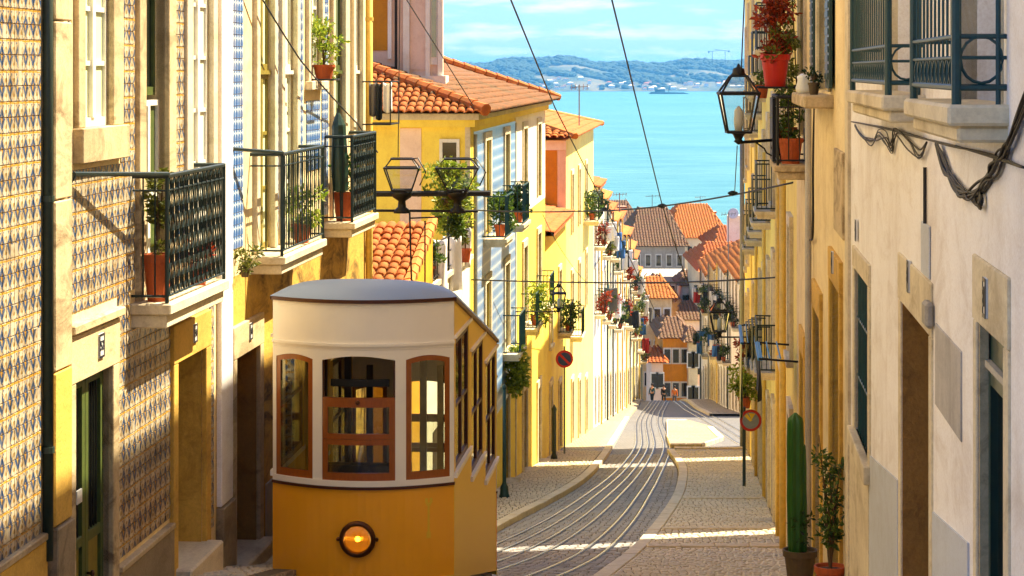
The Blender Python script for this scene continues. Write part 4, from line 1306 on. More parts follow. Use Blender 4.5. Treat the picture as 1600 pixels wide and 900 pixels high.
th = Vector((0, 0, -0.02))
mb = MB().poly(e['nr'], e['fr'], rf_, rn).poly(e['nl'], e['nr'], rn).poly(e['fr'], e['fl'], rf_).poly(e['fl'], e['nl'], rn, rf_).poly(e['nr'] + th, e['fr'] + th, e['fl'] + th, e['nl'] + th)
rf = mb.build('roof', 'tile_moss', B1)
sd = (rn - e['nr']) - (e['fr'] - e['nr']).normalized() * (rn - e['nr']).dot((e['fr'] - e['nr']).normalized())
roof_tiles(rf, [e['nr'], e['fr'], rf_, rn], e['nr'], e['fr'] - e['nr'], sd, 'tile_moss', 0.2, 0.4, limit=170)
ed = (e['nl'] - e['nr']).normalized(); sd2 = (rn - e['nr']) - ed * (rn - e['nr']).dot(ed)
roof_tiles(rf, [e['nl'], e['nr'], rn], e['nr'], ed, sd2, 'tile_orange', 0.2, 0.4, limit=130, near=lambda p: -p.x)
for a, b in ((e['nr'], rn), (rn, rf_), (rf_, e['fr'])):
    n = int((b - a).length / 0.42)
    for k in range(n):
        p, q = a.lerp(b, k / n), a.lerp(b, (k + 1.08) / n)
        up = Vector((0, 0, 0.07))
        MB().tube([p + up, q + up], [0.15, 0.12], 8).build('ridge_tile', 'tile_orange', rf)
# attic block rising from that roof
AT = thing('attic_block', 'pinkish attic storey rising above the hipped roof with a white framed window', 'building', (-4.5, 60.5, -0.6))
MB().box(-8.5, -1.86, 60, 62.5, -1.0, 4.2).build('wall', 'plaster_pink', AT)
for a, b in ((577, 606), (641, 665)):
    x0, x1 = (a - CX) / 60, (b - CX) / 60
    MB().box(x0, x1, 59.97, 60.01, (0.52 if a < 600 else 0.02), 3.4).build('wall_panel', 'plaster_ochre' if a < 600 else 'plaster_pink', AT)
for a, b in ((606, 612), (630, 640), (665, 672), (684, 692)):
    MB().box((a - CX) / 60, (b - CX) / 60, 59.9, 60.05, -0.25 if a > 620 else 0.3, 4.0).build('pilaster_strip', 'plaster_pale', AT)
w = MB().box((672.5 - CX) / 60, (683.5 - CX) / 60, 59.96, 60.02, 0.15, 2.4).build('window', 'wood_white', AT)
MB().box((674.5 - CX) / 60, (681.5 - CX) / 60, 59.94, 59.97, 0.35, 2.2).build('pane', 'glass_pale', w)
MB().tube([((619 - CX) / 60, 59.9, -0.2), ((619 - CX) / 60, 59.9, 4)], 0.035, 6).build('drainpipe', 'iron_black', AT)
MB().box(-6.4, -1.72, 59.8, 62.6, -0.42, -0.14).build('base_flashing', 'plaster_pale', AT)

# ---- low yellow house with the no-parking pole
B2 = thing('low_yellow_house', 'low bright yellow house with a small red tiled ledge behind the no parking sign', 'house', L.p(83.5, 0, gz(83.5)))
ops = []
for a, b in ((80.0, 81.2), (84.8, 86.0)):
    g = gz(a) + 0.1
    ops += [(a, b, g, g + 2.4, 0.3), (a, b, -9.6, -7.4, 0.2)]
wall(B2, L, 78.05, 89.4, -17.5, -5.5, ops, 'plaster_lemon', 8)
for i, o in enumerate(ops):
    frame_stones(B2, L, *o[:4], wb=0.12 if i % 2 else 0, proud=0.06, mat='stone_pale')
    (casement(B2, L, *o[:4], 0.1, 'wood_white', 'glass_pale', rows=3) if i % 2 else panel_door(B2, L, *o[:4], 0.25, 'wood_dark', knob=False))
gable_roof(B2, L, 78.1, 89.3, -5.5, 'tile_orange', 8, 0.9, 0.3, 0.26)
balcony(B2, L, 84.4, 86.4, 0.5, -9.65, 0.18, 1.05, far=True)

# ---- tall narrow house whose ochre side wall shows above it
B3 = thing('tall_house', 'tall pale yellow house with an ochre side wall and small orange hipped roof', 'house', L.p(99, 0, gz(99)))
ops = []
for a, b in ((92.5, 93.7), (97.5, 98.7), (103, 104.2)):
    g = gz(a) + 0.1
    ops += [(a, b, g, g + 2.4, 0.25), (a, b, -6.6, -4.2, 0.2), (a, b, -10.6, -8.2, 0.2)]
wall(B3, L, 89.4, 110.4, -20, -2.7, ops, 'plaster_butter', 7)
end_box(MB(), L, 89.4, -3.2, -0.36, -5.6, -3.1, 0.05).build('side_render', 'plaster_ochre', B3)
end_box(MB(), L, 89.4, -0.33, 0.0, -5.6, -3.1, 0.06).build('side_render', 'plaster_pink', B3)
end_box(MB(), L, 89.4, -7.0, 0.0, -3.09, -2.72, 0.1).build('side_fascia', 'plaster_pale', B3)
for i, o in enumerate(ops):
    frame_stones(B3, L, *o[:4], proud=0.06, mat='stone_pale', joined=True)
    (casement(B3, L, *o[:4], 0.1, 'wood_white', 'glass_pale', rows=3) if i % 3 else panel_door(B3, L, *o[:4], 0.2, 'wood_dark', knob=False))
e = {'nr': L.p(88.9, 0.4, -2.6), 'fr': L.p(110.8, 0.4, -2.6), 'nl': L.p(88.9, -7.4, -2.6), 'fl': L.p(110.8, -7.4, -2.6)}
rn, rf_ = L.p(94.5, -3.5, -1.55), L.p(104, -3.5, -1.55)
rf = MB().poly(e['nr'], e['fr'], rf_, rn).poly(e['nl'], e['nr'], rn).poly(e['fr'], e['fl'], rf_).poly(e['fl'], e['nl'], rn, rf_).poly(e['nr'], e['fr'], e['fl'], e['nl']).build('roof', 'tile_orange', B3)
def slope_dir(a, b, r):
    q = (b - a).normalized(); return (r - a) - q * (r - a).dot(q)
roof_tiles(rf, [e['nr'], e['fr'], rf_, rn], e['nr'], e['fr'] - e['nr'], slope_dir(e['nr'], e['fr'], rn), 'tile_orange', 0.28, 0.45)
roof_tiles(rf, [e['nl'], e['nr'], rn], e['nr'], e['nl'] - e['nr'], slope_dir(e['nr'], e['nl'], rn), 'tile_bright', 0.28, 0.45)
for a, b in ((e['nr'], rn), (rn, rf_), (rf_, e['fr'])):
    MB().tube([a + Vector((0, 0, .06)), b + Vector((0, 0, .06))], 0.13, 7).build('ridge_cap', 'tile_bright', rf)
c = L.p(94, -2.4, -2.2)
ch = MB().box(c.x - 0.9, c.x + 0.1, 93.5, 94.5, -2.6, -1.2).build('chimney', 'plaster_pale', B3)
MB().lathe((c.x - 0.1, 94, -1.2), [(0.16, 0), (0.1, 0.1), (0.14, 0.4), (0.03, 0.75)], 8).build('chimney_pot', 'iron_teal', ch)
balcony(B3, L, 101.5, 106.5, 0.7, -6.65, 0.2, 1.05, far=True)
balcony(B3, L, 92.0, 94.2, 0.5, -10.65, 0.2, 1.05, far=True)

# ---- the receding row down the left side
def row_house(fr, Y0, Y1, zt, wm, label, roofm='tile_orange', joinery='wood_white', rise=1.3, storey=3.3, group=None, balc=0.85, rnd=random.Random(1), name='terraced_house', depth=7):
    t = thing(name, label, 'house', fr.p((Y0 + Y1) / 2, 0, gz((Y0 + Y1) / 2)), group)
    n = max(2, int((Y1 - Y0) / 3.0)); ops = []; info = []
    gb = gz(Y1) - 1.5
    for k in range(n):
        yc = Y0 + (Y1 - Y0) * (k + 0.5) / n; a, b = yc - 0.6, yc + 0.6
        g = gz(yc) + 0.15
        ops.append((a, b, g, g + 2.4, 0.25)); info.append('d')
        z = zt - 0.7
        while z - 2.2 > g + 3.0:
            ops.append((a, b, z - 2.2, z, 0.18)); info.append('w'); z -= storey
    wall(t, fr, Y0, Y1, gb, zt, ops, wm, depth)
    for o, i in zip(ops, info):
        frame_stones(t, fr, *o[:4], wl=0.18, wr=0.18, wt=0.2, proud=0.03, mat=rnd.choice(['stone', 'stone_pale', 'plaster_grey']), joined=True)
        if i == 'd':
            MB().fbox(fr, o[0], o[1], -0.3, -0.25, o[2], o[3]).build('door', rnd.choice(['wood_brown', 'wood_dark', 'wood_darkgreen']), t)
        else:
            casement(t, fr, *o[:4], 0.1, joinery, 'glass_dark' if rnd.random() < 0.6 else 'glass_pale', rows=3)
            if rnd.random() < balc:
                bb = balcony(t, fr, o[0] - 0.45, o[1] + 0.45, 0.55, o[2] - 0.02, 0.18, 1.0, far=True, mat=rnd.choice(['iron_black', 'iron_teal', 'iron_black']))
                bb['_z'] = 1
                del bb['_z']
                BALC.append((fr, (o[0] + o[1]) / 2, o[2], label))
    MB().tube([fr.p(Y1 - 0.2, 0.08, gz(Y1)), fr.p(Y1 - 0.2, 0.08, zt)], 0.05, 6).build('drainpipe', rnd.choice(['pipe_grey', 'pipe_green', 'pipe_yellow']), t)
    MB().fbox(fr, Y0 + 0.02, Y1 - 0.02, -0.05, 0.22, zt - 0.25, zt - 0.02).build('cornice', 'stone_pale', t)
    gable_roof(t, fr, Y0 + 0.01, Y1 - 0.01, zt, roofm, depth, rise, 0.3, 0.26, wallmat=wm)
    return t
BALC = []
ROW = [(110.5, 117, -5.6, 'plaster_pale', 'narrow white terraced house, first down the row below the tall yellow one', 'tile_orange', 1.0),
       (117, 124, -6.6, 'plaster_white', 'narrow white terraced house, second down the row below the tall yellow one', 'tile_bright', 1.3),
       (124, 131, -7.6, 'plaster_cream', 'narrow cream terraced house, third down the row below the tall yellow one', 'tile_orange', 1.0),
       (131, 137.5, -8.6, 'plaster_pale', 'narrow white terraced house, fourth down the row below the tall yellow one', 'tile_bright', 1.3),
       (137.5, 145, -8.9, 'plaster_pink', 'narrow pinkish terraced house, fifth down the row below the tall yellow one', 'tile_orange', 1.0),
       (145, 152, -10.4, 'plaster_white', 'narrow white terraced house, sixth down the row below the tall yellow one', 'tile_bright', 1.3),
       (152, 159, -10.9, 'plaster_cream', 'narrow cream terraced house, seventh down the row below the tall yellow one', 'tile_orange', 1.0),
       (159, 166, -12.4, 'plaster_pale', 'narrow white terraced house, eighth down the row below the tall yellow one', 'tile_bright', 1.3),
       (166, 173, -13.6, 'plaster_butter', 'narrow yellowish terraced house, ninth down the row below the tall yellow one', 'tile_orange', 1.0),
       (173, 179.5, -15.4, 'plaster_white', 'narrow white terraced house, tenth down the row below the tall yellow one', 'tile_bright', 1.3),
       (179.5, 186, -17.0, 'plaster_cream', 'narrow cream terraced house, eleventh down the row below the tall yellow one', 'tile_orange', 1.0)]
for a, b, z, m, lab, rm, rise in ROW:
    row_house(L, a, b, z, m, lab, rm, rise=rise, group='houses down the left side', rnd=random.Random(int(a)))
# ================================================================== right side of the street
# ---- white house in the right foreground
C1 = thing('white_house', 'stained white house front with teal window grilles filling the right edge', 'house', RR.p(16, 0, gz(16)))
G2 = (11.05, 12.8, -0.22, 2.2, 0.25); G1 = (15.3, 18.2, -0.22, 2.2, 0.25)
Dn = (10.85, 11.95, -4.2, -1.30, 0.18); Dm = (14.55, 16.7, -4.9, -1.67, 0.6)
Ws = (20.1, 22.0, -3.42, -1.88, 0.1)
wall(C1, RR, 6.0, 23.3, -7, 8.3, [G1, G2, Dn, Dm, Ws], 'plaster_white', 7)
gable_roof(C1, RR, 6.0, 23.3, 8.3, 'tile_orange', 7, tiles=False)
for G in (G1, G2):
    MB().fbox(RR, G[0], G[1], -0.32, -0.26, G[2], G[3]).build('shutter', 'wood_white', C1)
    w = (G[1] - G[0]) / 3
    for k in range(3):
        MB().fbox(RR, G[0] + k * w + 0.08, G[0] + (k + 1) * w - 0.08, -0.26, -0.235, G[2] + 0.15, G[3] - 0.2).build('shutter_panel', 'plaster_pale', C1)
    frame_stones(C1, RR, *G[:4], wl=0.14, wr=0.14, wt=0.2, proud=0.02, mat='stone_pale')
def grille(parent, Y0, Y1, z0, h, d):
    mb = MB(); mb.fbox(RR, Y0 - 0.05, Y1 + 0.05, -0.1, d + 0.05, z0 - 0.12, z0 - 0.02); mb.fbox(RR, Y0, Y1, -0.1, d, z0 - 0.2, z0 - 0.121)
    s = mb.build('window_ledge', 'stone_pale', parent, bevel=0.015)
    c = [(Y0 + 0.04, 0), (Y0 + 0.04, d), (Y1 - 0.04, d), (Y1 - 0.04, 0)]
    for z, r in ((0.06, 0.016), (0.2, 0.009), (0.3, 0.012), (h * 0.72, 0.012), (h, 0.02)):
        for p, q in zip(c, c[1:]):
            MB().tube([RR.p(*p, z0 + z), RR.p(*q, z0 + z)], r, 6).build('rail_bar', 'iron_teal', s)
    for p in c[1:3]: MB().tube([RR.p(*p, z0 - 0.02), RR.p(*p, z0 + h + 0.05)], 0.024, 8).build('post', 'iron_teal', s)
    me = MB().tube([(0, 0, 0.06), (0, 0, h)], 0.007, 5).mesh('bar', 'iron_teal')
    lm = MB()
    for sg in (-1, 1): lm.tube([(0, sg * 0.07 * math.sin(math.pi * i / 6), 0.06 + 0.14 * i / 6) for i in range(7)], 0.006, 4, cap=False)
    lm = lm.mesh('scroll', 'iron_teal')
    n = int((Y1 - Y0) / 0.2)
    for k in range(1, n):
        y = Y0 + 0.04 + (Y1 - Y0 - 0.08) * k / n
        put('bar', me, RR.p(y, d, z0), s)
        if True: put('scroll', lm, RR.p(y, d, z0), s)
    # hoop in the near end of the cage
    for y in (Y0 + 0.04,):
        pts = [RR.p(y, d / 2 + d * 0.42 * math.cos(a), z0 + 0.19 + 0.11 * math.sin(a)) for a in [i * math.pi / 8 for i in range(17)]]
        MB().tube(pts, 0.008, 5).build('hoop', 'iron_teal', s)
        MB().tube([RR.p(y, 0.04, z0 - 0.02), RR.p(y, 0.04, z0 + h)], 0.013, 5).build('bar', 'iron_teal', s)
grille(C1, 10.76, 13.1, -0.14, 1.15, 0.233)
grille(C1, 14.9, 18.7, -0.14, 1.15, 0.233)
frame_stones(C1, RR, *Dn[:4], wl=0.2, wr=0.14, wt=0.34, proud=0.012, mat='stone_pale')
frame_stones(C1, RR, *Dm[:4], wl=0.2, wr=0.2, wt=0.34, proud=0.012, mat='stone_pale')
panel_door(C1, RR, Dn[0], Dn[1], Dn[2], -1.52, 0.05, 'wood_darkgreen', leaves=1, glazed=0.6)
tr = MB().fbox(RR, Dn[0], Dn[1], -0.1, -0.06, -1.5, -1.3).build('transom', 'wood_darkgreen', C1)
MB().fbox(RR, Dn[0], Dn[1], -0.1, -0.03, -1.53, -1.495).build('transom_bar', 'plaster_grey', C1)
text_part('73', RR, 11.15, -1.4, 0.14, -0.054, 'plate_white', C1, 'door_number')
MB().fbox(RR, Dn[0] + 0.08, Dn[0] + 0.2, -0.06, -0.02, -2.55, -2.4).build('door_lock', 'brass', C1)
number_plate(C1, RR, 11.45, -1.13, '8', 0.12, 0.2, 0.016)
number_plate(C1, RR, 15.9, -1.42, '6', 0.11, 0.22, 0.016)
panel_door(C1, RR, *Dm[:4], 0.58, 'wood_brown')
for D, dp in ((Dm, 0.57), (Dn, 0.05)):
    MB().fbox(RR, D[1] - 0.03, D[1] - 0.002, -dp, -0.004, D[2], D[3]).build('jamb_lining', 'stone_brown' if D is Dm else 'stone', C1)
MB().fbox(RR, 12.7, 14.15, -0.03, 0.01, -2.05, -1.55).build('plaque', 'marble', C1, bevel=0.004)
bx = MB().fbox(RR, 14.5, 15.05, 0.0, 0.014, -1.32, -0.98).build('utility_cover', 'plaster_bluegrey', C1, bevel=0.008)
MB().fbox(RR, 14.25, 14.5, 0.0, 0.06, -1.6, -1.44).build('utility_box', 'plaster_grey', C1, bevel=0.02)
MB().tube([RR.p(14.75, 0.015, -0.98), RR.p(14.75, 0.015, -0.62)], 0.012, 6).build('conduit', 'cable', C1)
frame_stones(C1, RR, *Ws[:4], wl=0.2, wr=0.2, wt=0.2, wb=0.16, proud=0.02, mat='stone_pale')
casement(C1, RR, *Ws[:4], 0.08, 'wood_darkgreen', 'glass_dark', rows=2, cols=3)
for k in range(1, 9):
    y = Ws[0] + (Ws[1] - Ws[0]) * k / 9
    MB().tube([RR.p(y, -0.02, Ws[2]), RR.p(y, -0.02, Ws[3])], 0.012, 6).build('window_bar', 'iron_teal', C1)
for z in (-2.9, -2.35): MB().tube([RR.p(Ws[0], -0.02, z), RR.p(Ws[1], -0.02, z)], 0.012, 6).build('window_bar', 'iron_teal', C1)
number_plate(C1, RR, 21.6, -1.5, '4', 0.1, 0.2, 0.016)
# blue-grey dado that climbs with the street
for a, b in ((17.0, 20.0), (12.35, 14.3)):
    za, zb = -2.55 - (a - 12.5) * 0.105, -2.55 - (b - 12.5) * 0.105
    P = [RR.p(a, -0.02, -6.5), RR.p(a, 0.012, -6.5), RR.p(b, 0.012, -6.5), RR.p(b, -0.02, -6.5), RR.p(a, -0.02, za), RR.p(a, 0.012, za), RR.p(b, 0.012, zb), RR.p(b, -0.02, zb)]
    MB().hexa(P).build('dado', 'plaster_bluegrey', C1)
MB().fbox(RR, 20.05, 23.2, -0.03, 0.014, -6.5, -3.62).build('dado', 'stone_pale', C1)
MB().fbox(RR, 22.75, 23.28, -0.03, 0.03, -6.5, 3.0).build('corner_strip', 'stone_pale', C1)
# looped bundles of cable on the wall
rb = random.Random(9)
def cable_run(label, P, n, spread, r=0.008):
    t = thing('cable_bundle', label, 'cables', P[0])
    for k in range(n):
        pts = []
        jit = [Vector((rb.gauss(0, spread) * 0.4, rb.gauss(0, spread), rb.gauss(0, spread))) for _ in P]
        Q = [Vector(p) + j * (1 if 0 < i < len(P) - 1 else 0.4) for i, (p, j) in enumerate(zip(P, jit))]
        for i in range(len(P) - 1):
            a, b, c_, d = Q[max(i - 1, 0)], Q[i], Q[i + 1], Q[min(i + 2, len(P) - 1)]
            for q in range(6):
                f = q / 6
                pts.append(0.5 * (2 * b + (c_ - a) * f + (2 * a - 5 * b + 4 * c_ - d) * f * f + (3 * b - a - 3 * c_ + d) * f ** 3))
        pts.append(Vector(P[-1]))
        MB().tube(pts, r * rb.uniform(0.7, 1.3), 5).build('cable', 'cable', t, smooth=True)
w = lambda px, py, d=0.03: RR.p(RR.Y(px, d), d, zy(py, RR.Y(px, d)))
cable_run('thick looped bundle of black cables drooping below the right window ledge', [w(1464, 226), w(1474, 255), w(1490, 285), w(1506, 302), w(1524, 298), w(1540, 282), w(1556, 258), w(1570, 238), w(1582, 205), w(1600, 160), w(1640, 60)], 9, 0.022)
cable_run('loose end of black cable hanging from the drooping bundle', [w(1512, 300), w(1520, 310), w(1528, 322), w(1533, 318), w(1531, 298), w(1536, 282)], 4, 0.012)
cable_run('tangle of thin cables under the farther window ledge', [w(1336, 195), w(1346, 212), w(1362, 218), w(1372, 208), w(1384, 216), w(1392, 230), w(1400, 206), w(1420, 226), w(1436, 244), w(1448, 222)], 5, 0.025, 0.005)
cable_run('thin cable stapled along the wall under both window ledges', [w(1330, 190), w(1380, 200), w(1430, 213), w(1480, 226), w(1540, 240), w(1600, 262)], 3, 0.006, 0.005)

# ---- cream house with ledge, shutters, planter
C2 = thing('cream_house', 'cream house with dark green shutters between the white house and yellow one', 'house', RR.p(30, 0, gz(30)))
S1 = (26.6, 29.4, -0.25, 2.3, 0.2); D6 = (28.6, 30.4, -6.9, -3.1, 0.35); D7 = (33.6, 34.9, -7.8, -4.2, 0.35); S2 = (33.4, 35.6, -1.0, 2.4, 0.2); D8 = (24.3, 26.2, -6.3, -2.35, 0.4)
wall(C2, RR, 23.3, 37.0, -9.5, 8.3, [S1, D6, D7, S2, D8], 'plaster_cream', 6)
gable_roof(C2, RR, 23.3, 37, 8.3, 'tile_orange', 6, tiles=False)
for o in (S1, S2):
    frame_stones(C2, RR, *o[:4], wl=0.16, wr=0.16, wt=0.2, proud=0.04, mat='stone_pale')
    casement(C2, RR, *o[:4], 0.15, 'wood_white', 'glass_pale', rows=4)
for o in (D6, D7, D8):
    frame_stones(C2, RR, *o[:4], wl=0.2, wr=0.2, wt=0.34, proud=0.04, mat='stone_yellow')
    panel_door(C2, RR, *o[:4], 0.3, 'wood_dark')
number_plate(C2, RR, 25.2, -2.1, '10', 0.14, 0.24, 0.05)
for a, b in ((25.6, 26.45), (29.6, 30.4)):
    s = MB().fbox(RR, a, b, 0.03, 0.07, -0.2, 2.2).build('shutter', 'wood_darkgreen', C2, bevel=0.005)
    for k in range(22): MB().fbox(RR, a + 0.08, b - 0.08, 0.068, 0.082, -0.1 + k * 0.1, -0.03 + k * 0.1).build('slat', 'wood_darkgreen', s)
MB().fbox(RR, 25.9, 29.9, -0.1, 0.33, -0.43, -0.28).build('window_ledge', 'stone', C2, bevel=0.02)
MB().fbox(RR, 23.7, 25.4, -0.02, 0.03, -1.75, -0.85).build('stone_panel', 'stone', C2, bevel=0.01)
potted('potted_plant', 'small wiry plant in a dark pot on the cream house ledge', 'plant', RR.p(26.4, 0.2, -0.28), 0.07, 0.14, 'pot_brown', 'leaf_dark', (0.1, 0.1, 0.08), 0.05, 6, 16, 0.03)
for i, y in enumerate((28.6, 28.1)):
    o = MB().lathe(RR.p(y, 0.24, -0.28), [(0.07, 0), (0.09, 0.06), (0.06, 0.16), (0.075, 0.2), (0.02, 0.24)], 12).build('jar', 'plate_white', None, smooth=True)
    tag(o, ['white jar standing on the cream house ledge, next to the shutter', 'white jar standing on the cream house ledge, nearer the wiry plant'][i], 'jar', 'jars on the ledge')
cable_run('grey cable running down the cream house wall to a loop', [RR.p(29.9, 0.04, -0.45), RR.p(30.0, 0.05, -1.3), RR.p(30.0, 0.05, -2.1), RR.p(30.6, 0.05, -2.25), RR.p(31.6, 0.05, -2.3), RR.p(32.2, 0.04, -2.1)], 3, 0.012, 0.012)
MB().tube([RR.p(31.0, 0.07, -9), RR.p(31.0, 0.07, -0.4)], 0.045, 8).build('drainpipe', 'plaster_grey', C2, smooth=True)
# balcony with pots at the far end of the cream house
bc = balcony(C2, RR, 31.9, 34.4, 0.5, -1.32, 0.2, 0.95, mat='iron_black', stone='stone', style='plain', step=0.13)
MB().fbox(RR, 32.8, 34.3, 0.44, 0.5, -1.3, -0.4).build('balcony_panel', 'iron_black', bc)
t = thing('planter', 'large red bucket planter with reddish bush high on the right wall', 'plant', RR.p(33.2, 0.5, -0.25))
flowerpot(RR.p(33.2, 0.45, -0.23), 0.215, 0.46, 'red_bucket', t, 24)
MB().tube([RR.p(33.2, 0.0, -0.24), RR.p(33.2, 0.72, -0.24)], 0.02, 5).build('shelf_bracket', 'iron_black', t)
MB().fbox(RR, 32.9, 33.5, 0.2, 0.7, -0.26, -0.23).build('shelf', 'iron_black', t)
clumps(RR.p(33.2, 0.45, 0.66), (0.22, 0.22, 0.5), 26, 44, 0.13, 0.045).build('foliage', 'leaf_red', t, fix=False)
clumps(RR.p(33.2, 0.45, 0.4), (0.2, 0.2, 0.2), 8, 40, 0.1, 0.045).build('lower_foliage', 'leaf_olive', t, fix=False)
for k in range(4): MB().tube([RR.p(33.2, 0.45, 0.2), RR.p(33.2 + 0.1 * math.cos(k * 1.7), 0.45 + 0.12 * math.sin(k * 1.7), 0.95)], [0.014, 0.005], 5).build('stem', 'stem', t)
potted('potted_plant', 'small terracotta pot on a bracket left of the red bucket', 'plant', RR.p(34.6, 0.62, -0.42), 0.12, 0.2, 'terracotta', 'leaf', (0.12, 0.12, 0.1), 0.08, 7, 24, 0.03)
potted('potted_plant', 'terracotta trough with trailing greenery inside the small right balcony', 'plant', RR.p(32.6, 0.25, -1.32), 0.18, 0.36, 'terracotta', 'leaf', (0.14, 0.14, 0.35), 0.35, 14, 34, 0.035, droop=0.5)
potted('potted_plant', 'small terracotta pot stacked behind the trough on the right balcony', 'plant', RR.p(33.3, 0.28, -1.32), 0.15, 0.5, 'terracotta', 'leaf_bright', (0.12, 0.12, 0.25), 0.2, 10, 30, 0.035)
c = thing('trailing_plant', 'mossy green creeper hanging along the yellow wall above the bracket pot', 'plant', RR.p(35.6, 0.1, -0.3))
clumps(RR.p(35.6, 0.2, 0.45), (0.12, 0.3, 0.75), 26, 40, 0.1, 0.04, droop=0.4).build('foliage', 'leaf_olive', c, fix=False)
MB().tube([RR.p(35.6, 0.05, -0.3), RR.p(35.6, 0.12, 1.1)], 0.012, 5).build('stem', 'stem', c)

# ---- yellow houses, divided by alleys that let the sun through
AL = math.tan(R_(SUN_AZ)) and (1 / math.tan(R_(SUN_AZ) - math.atan(0.086)))
def yellow(Y0, Y1, zt, label, m, cols, skew0=0.0, skew1=0.0, depth=6):
    t = thing('yellow_house', label, 'house', RR.p((Y0 + Y1) / 2, 0, gz((Y0 + Y1) / 2)), 'yellow houses on the right')
    ops = []; inf = []
    for y in cols:
        g = gz(y) + 0.15
        ops.append((y - 0.6, y + 0.6, g, g + 2.4, 0.25)); inf.append('d')
        z = g + 3.4
        while z + 2.3 < zt - 0.4:
            ops.append((y - 0.6, y + 0.6, z, z + 2.2, 0.18)); inf.append('w'); z += 3.4
    wall(t, RR, Y0, Y1, gz(Y1) - 1.5, zt, ops, m, depth, skew0, skew1)
    for o, i in zip(ops, inf):
        frame_stones(t, RR, *o[:4], proud=0.07, mat='stone_pale', wb=0.12 if i == 'w' else 0)
        if i == 'd': panel_door(t, RR, *o[:4], 0.22, 'wood_dark', knob=False)
        else: casement(t, RR, *o[:4], 0.1, 'wood_white', 'glass_pale', rows=3)
    return t, ops
y1, o1 = yellow(37.0, 45.5, 6.5, 'yellow plastered house right after the small balcony with pots', 'plaster_butter', (39.2, 43.2), 0, 5 * AL, 5)
y2, o2 = yellow(46.7, 76.5, 4.2, 'long yellow house on the right behind the pole with the round sign', 'plaster_butter', (49.5, 54, 58.5, 63, 68, 73), 5 * AL, 5 * AL, 5)
y3, o3 = yellow(79.0, 92.0, 3.4, 'last yellow house on the right before the side street', 'plaster_butter', (82, 88), 5 * AL, 0, 5)
MB().tube([RR.p(41.3, 0.09, -10.5), RR.p(41.3, 0.09, -1.9)], 0.06, 10).build('drainpipe', 'pipe_yellow', y1, smooth=True)
MB().tube([RR.p(91.6, 0.12, -18), RR.p(91.6, 0.12, -2.9)], 0.09, 10).build('drainpipe', 'pipe_grey', y3, smooth=True)
for y in (44.8, 56.2, 66): MB().tube([RR.p(y, 0.08, gz(y)), RR.p(y, 0.08, -2.0)], 0.045, 8).build('drainpipe', 'pipe_yellow', y2 if y > 46 else y1, smooth=True)
for a, b, z in ((52.8, 55.2, -4.1), (61.8, 64.2, -5.0), (48.4, 50.6, -3.4)):
    pass
for o in o2:
    if o[3] - o[2] < 2.3 and int(o[0]) % 9 in (3, 8, 4): balcony(y2, RR, o[0] - 0.4, o[1] + 0.4, 0.45, o[2] - 0.13, 0.16, 1.0, far=True)

# washing brackets with blue line and dark cloth on the yellow wall
def bracket(Y, z, lab, lab2, Lr=1.9, m='cloth_dark', h=1.1):
    t = thing('washing_bracket', lab, 'drying rack', RR.p(Y, 0, z))
    for y in (Y, Y + Lr): MB().tube([RR.p(y, 0, z - 0.04), RR.p(y, 0.62, z)], 0.018, 5).build('arm', 'iron_black', t)
    for d in (0.28, 0.45, 0.6): MB().tube([RR.p(Y, d, z + 0.012), RR.p(Y + Lr, d, z + 0.012)], 0.014, 5).build('line', 'blue_plastic', t)
    MB().fbox(RR, Y, Y + Lr, 0.56, 0.64, z - 0.03, z + 0.008).build('line_bar', 'blue_plastic', t)
    mb = MB(); N = 10
    rows = []
    for j in range(6):
        v = j / 5
        rows.append([tuple(RR.p(Y + 0.1 + (Lr - 0.2) * i / N, 0.6 + 0.04 * math.sin(i * 1.7 + v * 2) * v, z - h * v)) for i in range(N + 1)])
    for r in rows: mb.v += r
    for i in range(5):
        for j in range(N): mb.f.append((i*(N+1)+j, i*(N+1)+j+1, (i+1)*(N+1)+j+1, (i+1)*(N+1)+j))
    o = mb.build('garment', m, None, smooth=True, fix=False)
    o.modifiers.new('s', 'SOLIDIFY').thickness = 0.008
    tag(o, lab2, 'laundry', 'washing hung out to dry')
bracket(36.3, -4.55, 'iron washing bracket with blue lines above the cactus', 'dark cloth hanging from the washing bracket above the cactus', 2.2, 'cloth_dark', 0.7)
bracket(57.0, -6.75, 'iron washing bracket with blue lines above the round sign', 'dark green cloth hanging from the bracket above the round sign', 4.0, 'wood_darkgreen', 1.9)
potted('potted_plant', 'bushy red and green flower box hanging above the round sign', 'plant', RR.p(65.5, 0.4, -9.6), 0.2, 0.3, 'terracotta', 'leaf_bright', (0.35, 0.5, 0.5), 0.4, 22, 34, 0.07)
potted('potted_plant', 'red flowering plant at the wall behind the green cloth', 'plant', RR.p(67.5, 0.35, -8.9), 0.16, 0.25, 'terracotta', 'leaf_red', (0.25, 0.3, 0.4), 0.3, 12, 30, 0.06)

# ---- far right row beyond the side street
for a, b, z, m, lab, jo in ((136, 149, -12.4, 'plaster_pale', 'white house with orange roof at the near end of the far right row', 'wood_olive'), (149, 162, -13.1, 'plaster_white', 'white house in the middle of the far right row', 'wood_white'), (162, 174, -14.0, 'plaster_cream', 'cream house second last in the far right row', 'wood_olive'), (174, 187, -15.5, 'plaster_pale', 'pale house at the far end of the right row', 'wood_white')):
    row_house(FAR, a, b, z, m, lab, 'tile_bright', jo, rise=2.2, group='houses down the far right side', balc=0.85, rnd=random.Random(int(b)), depth=9)

